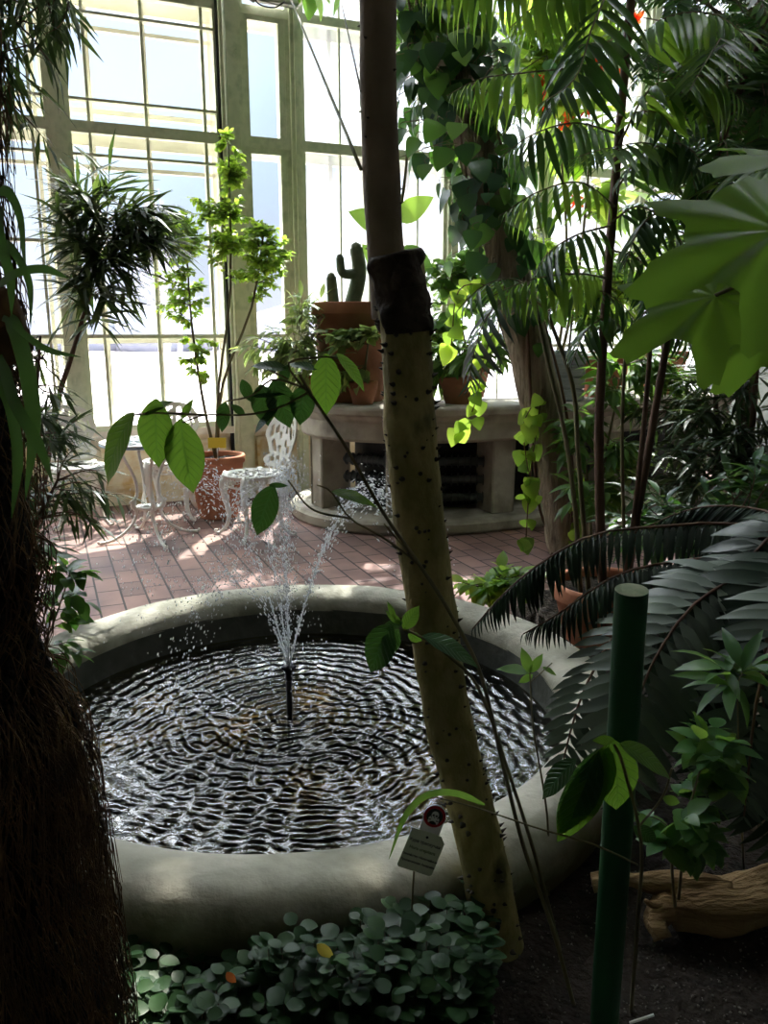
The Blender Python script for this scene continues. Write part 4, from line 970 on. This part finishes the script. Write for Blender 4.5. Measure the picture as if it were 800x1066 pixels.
# ------------------------------------------------------------------ potted palm with canes
pp=Vector((.97,3.35,.12)); root=thing('potted_palm','tall multi-stemmed palm in a terracotta pot beside the fountain','palm',pp)
potpart(root,pp,.235,.27,M_terra,.17,.07)
PY=3.35
def cane(pts,r0,r1,mt,nm='cane'):
    mb=MB(); ps=[P(*q) for q in pts]; n=60; tube(mb,ps,lambda f:(r0+(r1-r0)*f)*(1+.10*math.exp(-((f*14)%1-.5)**2*60)),10,n,nz=.04); obj(nm,mb,mt,root); return resample(ps,50)
cA=cane([(632,640,PY),(627,590,PY),(624,450,PY),(630,330,PY),(640,200,PY+.03),(652,60,PY+.05),(668,-120,PY+.1)],.021,.016,M_cane)
cB=cane([(648,640,PY),(660,560,PY),(682,430,PY+.03),(700,330,PY+.05),(722,240,PY+.1),(765,110,PY+.15),(800,20,PY+.2)],.019,.012,M_cane)
cC=cane([(615,640,PY),(609,560,PY),(602,470,PY),(596,400,PY+.05),(570,325,PY+.1)],.012,.008,M_canegr)
cD=cane([(652,640,PY+.05),(650,560,PY+.1),(648,450,PY+.1),(652,350,PY+.1)],.009,.007,M_canegr)
cE=cane([(640,640,PY-.05),(655,580,PY-.1),(668,470,PY-.1),(676,380,PY-.05),(680,300,PY)],.013,.009,M_cane)
cF=cane([(606,640,PY),(600,540,PY-.05),(588,450,PY-.05),(570,375,PY-.05),(555,300,PY-.02)],.011,.007,M_canegr)
def pfrond(pts,n,L_,mt='palm',droop=.5,ang=.35,up=(0,0,1),W_=.68,T=TPI6,rr=.005,t0=.12,nm='frond',par=None,**k):
    mb=MB(); frond(mb,[P(*q) for q in pts],n,L_,T,W_,ang,droop,up,rr,t0=t0,**k); return obj(nm,mb,[Lv[mt],M_canegr],par or root)
Q=PY
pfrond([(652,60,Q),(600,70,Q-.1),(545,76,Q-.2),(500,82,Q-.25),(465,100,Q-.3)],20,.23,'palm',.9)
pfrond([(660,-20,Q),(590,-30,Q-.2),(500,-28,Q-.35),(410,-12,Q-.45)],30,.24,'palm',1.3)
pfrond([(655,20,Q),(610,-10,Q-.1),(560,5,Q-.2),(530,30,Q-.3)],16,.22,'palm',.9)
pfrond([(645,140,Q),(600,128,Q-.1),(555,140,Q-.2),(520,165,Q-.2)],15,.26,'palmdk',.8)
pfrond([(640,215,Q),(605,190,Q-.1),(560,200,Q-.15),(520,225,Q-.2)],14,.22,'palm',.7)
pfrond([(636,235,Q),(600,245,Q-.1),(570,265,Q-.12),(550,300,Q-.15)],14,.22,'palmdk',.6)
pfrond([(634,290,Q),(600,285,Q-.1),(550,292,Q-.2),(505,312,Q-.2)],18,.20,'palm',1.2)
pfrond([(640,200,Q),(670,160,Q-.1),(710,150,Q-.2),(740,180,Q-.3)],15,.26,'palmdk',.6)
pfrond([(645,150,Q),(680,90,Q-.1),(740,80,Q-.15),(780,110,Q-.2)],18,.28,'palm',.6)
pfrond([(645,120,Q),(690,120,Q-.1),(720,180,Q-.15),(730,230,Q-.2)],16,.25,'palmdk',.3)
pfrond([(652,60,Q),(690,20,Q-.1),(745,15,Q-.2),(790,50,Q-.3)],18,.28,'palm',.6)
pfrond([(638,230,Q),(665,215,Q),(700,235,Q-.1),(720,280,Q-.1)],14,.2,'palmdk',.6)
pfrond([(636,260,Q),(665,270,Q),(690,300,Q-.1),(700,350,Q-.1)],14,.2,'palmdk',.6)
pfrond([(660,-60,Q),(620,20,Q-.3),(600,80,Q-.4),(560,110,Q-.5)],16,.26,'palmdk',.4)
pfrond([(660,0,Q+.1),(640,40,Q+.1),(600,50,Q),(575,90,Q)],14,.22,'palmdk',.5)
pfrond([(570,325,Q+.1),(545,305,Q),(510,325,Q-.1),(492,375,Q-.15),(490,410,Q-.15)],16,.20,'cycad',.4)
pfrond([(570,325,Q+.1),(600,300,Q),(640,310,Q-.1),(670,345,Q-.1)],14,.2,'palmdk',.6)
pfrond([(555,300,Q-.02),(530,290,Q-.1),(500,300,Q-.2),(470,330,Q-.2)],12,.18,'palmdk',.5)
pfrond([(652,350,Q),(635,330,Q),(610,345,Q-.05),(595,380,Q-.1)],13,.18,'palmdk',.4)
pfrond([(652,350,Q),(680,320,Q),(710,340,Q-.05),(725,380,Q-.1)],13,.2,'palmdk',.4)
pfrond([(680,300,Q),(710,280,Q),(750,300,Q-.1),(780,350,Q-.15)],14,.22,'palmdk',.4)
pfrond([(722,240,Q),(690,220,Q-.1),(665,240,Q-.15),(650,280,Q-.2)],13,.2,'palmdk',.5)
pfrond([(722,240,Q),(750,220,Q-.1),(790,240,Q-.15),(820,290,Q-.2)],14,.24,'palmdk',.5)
random.seed(31)
for i in range(16):
    b=random.choice(cB[28:]); px=rnd(600,860); 
    e_=b+Vector((rnd(-.5,.45),rnd(-.7,.2),rnd(-.15,.25))); m_=b.lerp(e_,.5)+V3(0,0,.12); e2=e_+(e_-b)*.35-V3(0,0,.12)
    mb=MB(); frond(mb,[b,m_,e_,e2],18,rnd(.16,.24),TPI,.8,.4,.35,(0,0,1),.004); obj('frond',mb,[Lv['palmdk' if i%3 else 'palm'],M_canegr],root)
# ------------------------------------------------------------------ fine-leaved tree at the upper right
tb2=Vector((2.15,4.7,.0)); root=thing('feathery_tree','fine-leaved dark tree filling the upper right behind the palm','tree',tb2); tb2.z=0
ztop=P(760,60,4.2)
mb=MB(); trp=[tb2,Vector((2.05,4.6,1.2)),Vector((2.0,4.4,2.4)),Vector((1.9,4.2,3.6))]; tube(mb,trp,(.06,.02),10,30,nz=.1); tps=resample(trp,40)
lm=MB(); random.seed(77)
for i in range(120):
    px=rnd(690,850) if i%4 else rnd(655,720); py=rnd(-60,330); Y=rnd(3.3,4.8)
    if px<690 and py>120: continue
    e_=P(px,py,Y); s_=min(tps,key=lambda p:(p-e_).length+abs(p.z+.25-e_.z)); 
    if (s_-e_).length>.9: s_=e_.lerp(s_,.9/(s_-e_).length)
    tube(mb,[s_,s_.lerp(e_,.5)+V3(0,0,.06),e_],(.008,.003),4,6,cap=False)
    for q in range(3):
        c=s_.lerp(e_,rnd(.5,1)); d=(e_-s_).normalized()*.5+rvec(.8); d.z-=.2; d.normalize(); f2=c+d*rnd(.25,.4)
        frond(lm,[c,c.lerp(f2,.5)+V3(0,0,.04),f2-V3(0,0,.04)],13,rnd(.07,.11),TFERN,1.6,.5,.25,(0,0,1),.002,nr=5)
obj('branch',mb,M_trunk,root); obj('foliage',lm,[Lv['palmdk'],M_canegr],root)
# dark shrubs mid right
sb2=Vector((1.75,4.45,.13))
bush('dark_shrub','dense dark narrow-leaved shrub in shade behind the palm canes at right','shrub',Vector((1.95,5.0,.0)),
  [(P(745,440,4.5),(.3,.3,.28),34),(P(715,500,4.4),(.25,.25,.22),24),(P(780,490,4.4),(.25,.25,.3),30),(P(690,430,4.8),(.2,.2,.2),14),(P(770,380,4.6),(.28,.2,.25),20)],TNE,.20,Lv['podo'],M_cane,16,12,
  stems=[[Vector((1.95,5.0,0)),P(745,500,4.6),P(745,400,4.6)],[Vector((1.95,5.0,0)),P(775,480,4.5),P(790,360,4.5)]],sr=.03,hang=.1)
bush('leafy_shrub','mid green shrub with sunlit tips between the palm canes','shrub',Vector((1.32,4.9,.0)),
  [(P(600,440,4.9),(.16,.15,.2),14),(P(640,490,4.8),(.25,.2,.2),18),(P(690,380,5.0),(.25,.2,.2),18),(P(640,400,5.0),(.22,.2,.2),14),(P(610,520,4.6),(.15,.15,.12),9)],TLA,.17,Lv['mid'],M_canegr,8,8,
  stems=[[Vector((1.32,4.9,0)),P(630,480,4.9),P(650,380,5)],[Vector((1.32,4.9,0)),P(612,500,4.9),P(600,430,4.9)]],sr=.012)
bush('edging_plant','low sunlit leafy plant at the basin edge below the dark arching frond','small plant',Vector((.62,3.75,.02)),
  [(P(500,608,3.7),(.2,.12,.05),14),(P(540,600,3.7),(.12,.12,.05),8)],TOV,.10,Lv['bright'],M_canegr,6,5,stems=[[Vector((.62,3.75,.02)),P(515,610,3.7)]],sr=.005)
bush('understory_plant','low dark undergrowth on the soil right of the palm pot','undergrowth plant',Vector((2.0,3.6,.12)),
  [(P(760,560,3.4),(.35,.25,.15),26),(P(700,540,3.8),(.3,.25,.15),22),(P(800,520,3.6),(.25,.25,.2),18)],TLA,.17,Lv['palmdk'],M_cane,8,9,stems=[[Vector((2.0,3.6,.12)),P(760,570,3.4)],[Vector((2.0,3.6,.12)),P(710,560,3.7)]],sr=.01)
# ------------------------------------------------------------------ big lobed leaves, right foreground
def lobed(mb,c,d,up,s,lobes,n=96):
    d=Vector(d).normalized(); u=Vector(up); x=d.cross(u).normalized(); u=x.cross(d); V=[c]; UV=[(.5,.5)]; rings=6
    for k in range(1,rings+1):
        for i in range(n):
            a=-math.pi+2*math.pi*i/n; r=.6
            for (la,ll,lw) in lobes: 
                da=(a-la+math.pi)%(2*math.pi)-math.pi; r=max(r,ll*math.exp(-(da/lw)**2)*(1+.05*math.sin(a*34)))
            if abs(a)>2.95: r*=.5
            q=k/rings; rr=r*q; z=-.22*rr*rr+.03*math.sin(a*9)*q
            V.append(c+(d*math.cos(a)+x*math.sin(a))*rr*s+u*z*s); UV.append((.5+.5*math.sin(a)*q,.5+.5*math.cos(a)*q))
    F=[(0,1+i,1+(i+1)%n) for i in range(n)]
    for k in range(rings-1):
        for i in range(n): F.append((1+k*n+i,1+(k+1)*n+i,1+(k+1)*n+(i+1)%n,1+k*n+(i+1)%n))
    mb.add([tuple(v) for v in V],F,UV)
lb=Vector((1.02,1.15,.13)); root=thing('lobed_leaf_plant','plant with very large pale green lobed leaves at the right edge, foreground','plant',lb)
mb=MB(); tube(mb,[lb-V3(0,0,.02),Vector((1.0,1.1,.9)),P(900,330,1.05),P(870,200,1.0)],(.016,.009),10,24); obj('stem',mb,M_canegr,root)
L5=[(0,1.05,.42),(.95,.95,.38),(-.95,.97,.38),(1.9,.78,.4),(-1.9,.78,.4)]
for (px,py,Y,dx,dz,s,uy) in ((812,240,.95,-1,-.28,.165,-1.0),(745,308,1.02,-1,-.42,.13,-.8),(815,330,1.1,-.6,-.6,.12,-.9),(850,170,1.1,-.8,.1,.14,-.5)):
    c=P(px,py,Y); mb=MB(); lobed(mb,c,(dx,-.15,dz),(0,uy,1),s,L5); lo=obj('lobed_leaf',mb,Lv['lobed'],root)
    mb=MB(); tube(mb,[P(875,260,1.03),c+V3(.05,.01,.02),c],.0028,6,8); obj('leaf_stalk',mb,M_canegr,lo)
# ------------------------------------------------------------------ cycad with long fronds
cb=Vector((1.12,2.0,.12)); root=thing('cycad','cycad with long arching grey-green and dark fronds, right of the fountain','cycad',cb)
mb=MB(); tube(mb,[cb-V3(0,0,.03),cb+V3(.0,0,.4),P(850,590,2.0)],(.13,.10),18,24,nz=.35,nsc=14); obj('cycad_trunk',mb,M_trunk,root)
def cf(pts,n,L_,mt,droop,ang,up=(0,0,1),W_=1.15,sides=(-1,1),t0=.12,rr=.006):
    mb=MB(); frond(mb,[P(*q) for q in pts],n,L_,TPI6,W_,ang,droop,up,rr,t0=t0,sides=sides,jit=.07,prof=lambda t:min(1,.5+t*2.5)*min(1,(1.04-t)*3)**.7); obj('frond',mb,[Lv[mt],M_cane],root)
cf([(830,560,2.2),(760,545,2.3),(690,548,2.3),(620,556,2.25),(565,585,2.2),(525,618,2.15),(492,655,2.1)],62,.135,'fern',.75,.45,W_=.75)
cf([(830,590,2.1),(770,580,2.2),(700,585,2.2),(640,600,2.15),(580,640,2.1),(545,660,2.1)],52,.13,'fern',.6,.45,W_=.75)
cf([(820,580,1.95),(770,600,1.9),(720,632,1.85),(680,690,1.78),(655,760,1.72),(640,835,1.68)],27,.20,'cycad',.15,.25,(-.2,-.6,1),1.0)
cf([(760,600,2.1),(700,620,2.1),(650,650,2.02),(612,710,1.95),(592,770,1.9),(580,830,1.86)],26,.125,'cycad',.25,.3,(-.2,-.6,1),1.1)
cf([(850,560,1.9),(810,620,1.8),(795,700,1.72),(800,790,1.66),(815,890,1.6)],30,.24,'fern',.15,.2,(-.2,-.7,1),1.1)
cf([(850,540,2.0),(800,560,2.0),(745,640,1.95),(725,700,1.9),(720,780,1.85)],30,.2,'fern',.2,.3,(-.2,-.5,1),1.1)
cf([(850,560,2.2),(790,530,2.5),(720,530,2.7),(650,560,2.8)],36,.17,'fern',.6,.35)
cf([(850,570,2.2),(800,560,2.4),(740,570,2.5),(690,610,2.5)],30,.17,'fern',.5,.35)
cf([(850,600,1.8),(815,640,1.7),(790,720,1.62),(780,800,1.58),(775,850,1.55)],26,.15,'cycad',.2,.2,(-.2,-.7,1),1.1)
# ------------------------------------------------------------------ saplings in the foreground
def leafat(mb,px,py,Y,tx,ty,s=None,T=TBIG,up=(0,-1,.35),ws=1.0,dy=0.0):
    a=P(px,py,Y); b=P(tx,ty,Y+dy); place(mb,T,a,b-a,Vector(up),(b-a).length*1.04,ws)
sv=G(600,1044,.13); Ys=sv.y; root=thing('climbing_sapling','long thin-stemmed sapling crossing the fountain view with big veined leaves','sapling',sv)
mb=MB(); st=[sv-V3(0,0,.02),P(575,965,Ys),P(545,880,Ys),P(520,780,Ys),P(500,700,Ys-.02),P(470,640,Ys-.03),P(437,588,Ys-.05),P(400,535,Ys-.05),P(360,465,Ys-.05),P(330,420,Ys-.05),P(312,390,Ys-.05)]
tube(mb,st,(.0046,.0024),7,70); Yv=Ys-.05
for tw in ([(320,405),(285,395),(262,412),(235,418)],[(322,408),(290,425),(255,432),(215,432),(190,440)],[(330,420),(300,380),(330,372),(350,372)],[(437,588),(400,560),(365,540),(345,512),(330,505)],[(365,540),(325,530),(300,500)],[(300,395),(280,385)],[(437,588),(418,566),(400,545)],[(215,432),(165,430),(140,432)]):
    tube(mb,[P(x,y,Yv) for x,y in tw],(.0022,.0014),5,12)
obj('stem',mb,M_canegr,root)
def lv(nm,m_,*L_):
    for a in L_:
        mb=MB(); kw=a[6] if len(a)>6 else {}; leafat(mb,a[0],a[1],a[2],a[3],a[4],ws=a[5],**kw); obj(nm,mb,Lv[m_],root)
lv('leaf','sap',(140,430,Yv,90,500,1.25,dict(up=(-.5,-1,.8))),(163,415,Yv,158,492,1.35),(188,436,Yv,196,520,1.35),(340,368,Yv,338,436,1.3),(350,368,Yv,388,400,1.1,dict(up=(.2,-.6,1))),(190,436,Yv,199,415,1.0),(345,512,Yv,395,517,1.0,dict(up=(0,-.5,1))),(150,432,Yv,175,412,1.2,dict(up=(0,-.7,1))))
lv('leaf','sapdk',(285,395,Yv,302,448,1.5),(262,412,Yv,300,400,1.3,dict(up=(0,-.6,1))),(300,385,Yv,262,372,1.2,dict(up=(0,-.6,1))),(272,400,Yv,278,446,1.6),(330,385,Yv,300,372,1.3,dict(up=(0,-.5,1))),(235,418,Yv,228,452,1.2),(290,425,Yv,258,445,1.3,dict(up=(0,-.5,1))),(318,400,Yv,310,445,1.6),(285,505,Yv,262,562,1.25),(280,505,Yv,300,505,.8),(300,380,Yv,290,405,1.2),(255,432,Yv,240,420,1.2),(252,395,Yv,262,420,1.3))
s2=G(560,1000,.13); Y2=s2.y; Y2=min(Y2,1.4); root=thing('veined_sapling','sapling with glossy dark veined leaves overlapping the thorny trunk','sapling',G(585,985,.13)); b2=G(585,985,.13); Yq=1.32
mb=MB(); tube(mb,[b2-V3(0,0,.02),P(560,900,Yq),P(535,820,Yq),P(500,720,Yq),P(470,685,Yq),P(440,664,Yq),P(420,655,Yq)],(.004,.002),7,40); obj('stem',mb,M_canegr,root)
lv('leaf','sapdk',(408,650,Yq,377,704,1.5,dict(up=(-.3,-1,.6))),(420,648,Yq,398,652,1.2),(440,662,Yq,507,682,1.1,dict(up=(0,-.4,1))),(415,655,Yq,395,690,1.3))
lv('leaf','sap',(420,655,Yq,436,632,1.5),(418,650,Yq,402,636,1.0),(425,660,Yq,441,668,1.6),(412,645,Yq,404,627,.8))
b3=G(572,930,.13); Y3=b3.y; root=thing('small_seedling','small thin seedling with bright leaves at the right basin edge','seedling',b3)
mb=MB(); tube(mb,[b3-V3(0,0,.02),P(570,850,Y3),P(556,760,Y3),P(552,700,Y3)],(.003,.0018),6,30); tube(mb,[P(553,710,Y3),P(575,690,Y3)],.0013,5); obj('stem',mb,M_canegr,root)
lv('leaf','mid',(552,700,Y3,520,690,1.2,dict(up=(0,-.4,1))),(552,700,Y3,545,676,1.2),(552,700,Y3,566,682,1.2),(565,695,Y3,582,700,1.3,dict(up=(0,-.4,1))),(555,702,Y3,540,712,1.2))
b4=G(658,1048,.13); Y4=b4.y; root=thing('bright_leaved_sapling','sapling with bright green leaves drooping around the green post','sapling',b4); Y4=1.16
mb=MB(); tube(mb,[b4-V3(0,0,.02),P(664,960,1.26),P(668,880,1.2),P(650,800,Y4),P(640,775,Y4)],(.004,.0022),7,40); tube(mb,[P(666,860,1.2),P(690,830,1.2),P(700,800,1.2)],.002,5,10); tube(mb,[P(664,900,1.22),P(620,880,1.2),P(560,862,1.2),P(500,842,1.22),P(455,830,1.22)],(.002,.0012),5,24); obj('stem',mb,M_canegr,root)
lv('leaf','sap',(638,770,Y4,653,862,1.2),(645,775,Y4,712,800,1.1,dict(up=(0,-.4,1))),(628,778,Y4,585,905,.75),(632,775,Y4,610,865,1.0),(640,770,Y4,618,772,1.3))
lv('leaf','sapdk',(622,780,Y4,585,895,.8),(600,790,Y4,556,830,1.1,dict(up=(0,-.5,1))),(660,860,1.2,690,880,1.2))
lv('leaf','mid',(690,830,1.2,712,838,1.2))
mb=MB(); ribbon(mb,[P(505,838,1.22),P(475,826,1.2),P(445,828,1.19),(P(422,850,1.18)),P(405,895,1.17)],.0055,.3); obj('leaf',mb,Lv['mid'],root)
random.seed(3)
b5=G(735,985,.13)
bush('bushy_seedling','leafy dark green seedling on the soil right of the green post','seedling',G(705,960,.13),
  [(P(735,775,1.5),(.07,.06,.05),14),(P(745,810,1.5),(.06,.05,.05),10),(P(700,860,1.42),(.07,.05,.05),9),(P(725,885,1.42),(.05,.05,.05),8)],TOV,.058,Lv['mid'],M_canegr,4,4,
  stems=[[G(705,960,.13),P(715,860,1.45),P(735,780,1.5)],[G(705,960,.13),P(700,900,1.44),P(705,860,1.42)]],sr=.004,r=.0015)
bush('grass_tuft','slender pale-leaved weed standing before the grey cycad frond','weed',G(775,905,.13),
  [(P(765,700,1.55),(.07,.05,.03),5)],TLA,.11,Lv['mid'],M_canegr,4,4,stems=[[G(775,905,.13),P(770,800,1.58),P(768,710,1.55)]],sr=.003,r=.0015)
# ------------------------------------------------------------------ driftwood log
lg=G(720,985,.13); root=thing('driftwood_log','forked weathered driftwood log lying on dark soil at right','log',lg)
def Z(px,py,z): return G(px,py,z)
mb=MB(); tube(mb,[Z(850,930,.22),Z(790,935,.20),Z(740,945,.19),Z(700,948,.18)],lambda f:.075-.03*f,18,30,nz=.4,nsc=16,ridge=(6,.06)); obj('log_body',mb,M_log,root)
mb=MB(); tube(mb,[Z(760,930,.22),Z(700,920,.23),Z(650,915,.23),Z(617,918,.22)],lambda f:.028-.008*f+.006*math.sin(f*7),14,26,nz=.4,nsc=22,ridge=(5,.08)); obj('upper_fork',mb,M_log,root)
mb=MB(); tube(mb,[Z(725,940,.20),Z(695,945,.19),Z(682,955,.18),Z(690,978,.15)],lambda f:.035-.014*f,12,20,nz=.45,nsc=28,ridge=(5,.1)); tube(mb,[Z(700,940,.2),Z(680,942,.21),Z(672,937,.225)],(.012,.004),8,8,nz=.3,nsc=30); obj('lower_fork',mb,M_log,root)
# ------------------------------------------------------------------ ground cover, fallen leaves, pebbles, tag
random.seed(14)
def cover(px0,px1,py0,py1,n,lab,hz):
    lm=MB(); tm=MB(); c=0
    while c<n:
        px=rnd(px0,px1); py=rnd(py0,py1); g=G(px,py,.14)
        if (Vector((g.x,g.y))-Vector((CB.x,CB.y))).length<1.11 or (g-tb).length<.07: continue
        c+=1; h=hz*rnd(.5,1.1); t=g+V3(rnd(-.03,.03),rnd(-.03,.03),h)
        if (Vector((t.x,t.y))-Vector((CB.x,CB.y))).length<1.1: t.y=g.y-.02
        g.z=.10; tube(tm,[g,g.lerp(t,.5)+rvec(.008),t],(.0018,.001),4,6,cap=False)
        for k in range(9):
            a=k*2.4; q=g.lerp(t,1-.55*(k//2)/4.5); d=Vector((math.cos(a),math.sin(a),rnd(.0,.5))); place(lm,TRO,q+d*.004,d,V3(0,0,1)+rvec(.45),rnd(.027,.046))
    r=thing('ground_cover',lab,'ground cover',(G((px0+px1)/2,(py0+py1)/2,.13)),0,'round-leaved ground cover'); 
    o=obj('stems',tm,M_canegr,r); o['kind']='stuff'; o=obj('leaves',lm,Lv['cover'],r); o['kind']='stuff'; r['kind']='stuff'
cover(95,330,985,1110,110,'sparser round-leaved ground cover at the foot of the fern trunk',.09)
cover(280,500,945,1100,190,'dense round-leaved ground cover below the plant sign',.15)
mb=MB(); a=P(330,983,1.30); place(mb,leafT('ovate',8,.35,.7,cols=2),a,Vector((.03,-.01,-.02)),(0,-.8,.6),.045,.75); obj('fallen_leaf',mb,Lv['yellow'],label='yellow fallen leaf caught on the ground cover',cat='leaf')
mb=MB(); a=P(236,1012,1.22); place(mb,leafT('ovate',8,.35,.7,cols=2),a,Vector((.02,-.01,-.02)),(0,-.8,.6),.028,.9); obj('fallen_leaf',mb,Lv['orange'],label='small orange fallen leaf among the round-leaved ground cover',cat='leaf')
mb=MB(); a=P(98,852,1.30); place(mb,TOV,a,Vector((.02,-.01,-.01)),(0,-.8,.6),.02,1.4); obj('fallen_leaf',mb,Lv['yellow'],label='tiny yellow leaf against the roots of the fern trunk',cat='leaf')
mb=MB()
for i in range(1500):
    px=rnd(380,830); py=rnd(900,1090); g=G(px,py,.135)
    if (Vector((g.x,g.y))-Vector((CB.x,CB.y))).length<1.1: continue
    octa(mb,(g.x,g.y,soilh(g.x,g.y)+.0005),rnd(.0012,.0038),rvec(),rnd(.5,1.5))
o=obj('gravel_bits',mb,M_peb,label='scattered pale gravel bits on the dark soil',cat='gravel'); o['kind']='stuff'
tg=G(668,1066,.14); mb=MB(); box(mb,tg+V3(0,0,.012),(.05,.003,.02),Matrix.Rotation(R(-22),3,'Y')@Matrix.Rotation(R(50),3,'X')); obj('paper_tag',mb,M_yel if False else M_signw,label='corner of a pale tag on the soil at the bottom edge',cat='tag',smooth=False)
# box and cable high on the window post
hb=WS(283,0); c=W(hb[0],hb[1]+.02,.12); root=thing('wall_box','white electrical box with a looped cable at the top of the windows','electrical box',c-V3(0,0,.08))
mb=MB(); bevbox(mb,c,(.42,.14,.18),.02,MW@Matrix.Scale(-1,3,Vector((0,1,0)))); obj('box_body',mb,M_white,root,False)
cc=[WS(256,0),WS(262,14),WS(278,18),WS(289,12)]; mb=MB(); tube(mb,[W(s,z,.22) for s,z in cc],.006,6,20); obj('cable',mb,M_dark,root)
s_,z_=WS(233,25); mb=MB(); tube(mb,[W(s_-.02,0.05,.09),W(s_-.02,2,.09),W(s_-.02,4.4,.09)],.014,8); obj('pipe',mb,M_frame,label='thin vertical pipe beside the thick window post',cat='pipe')
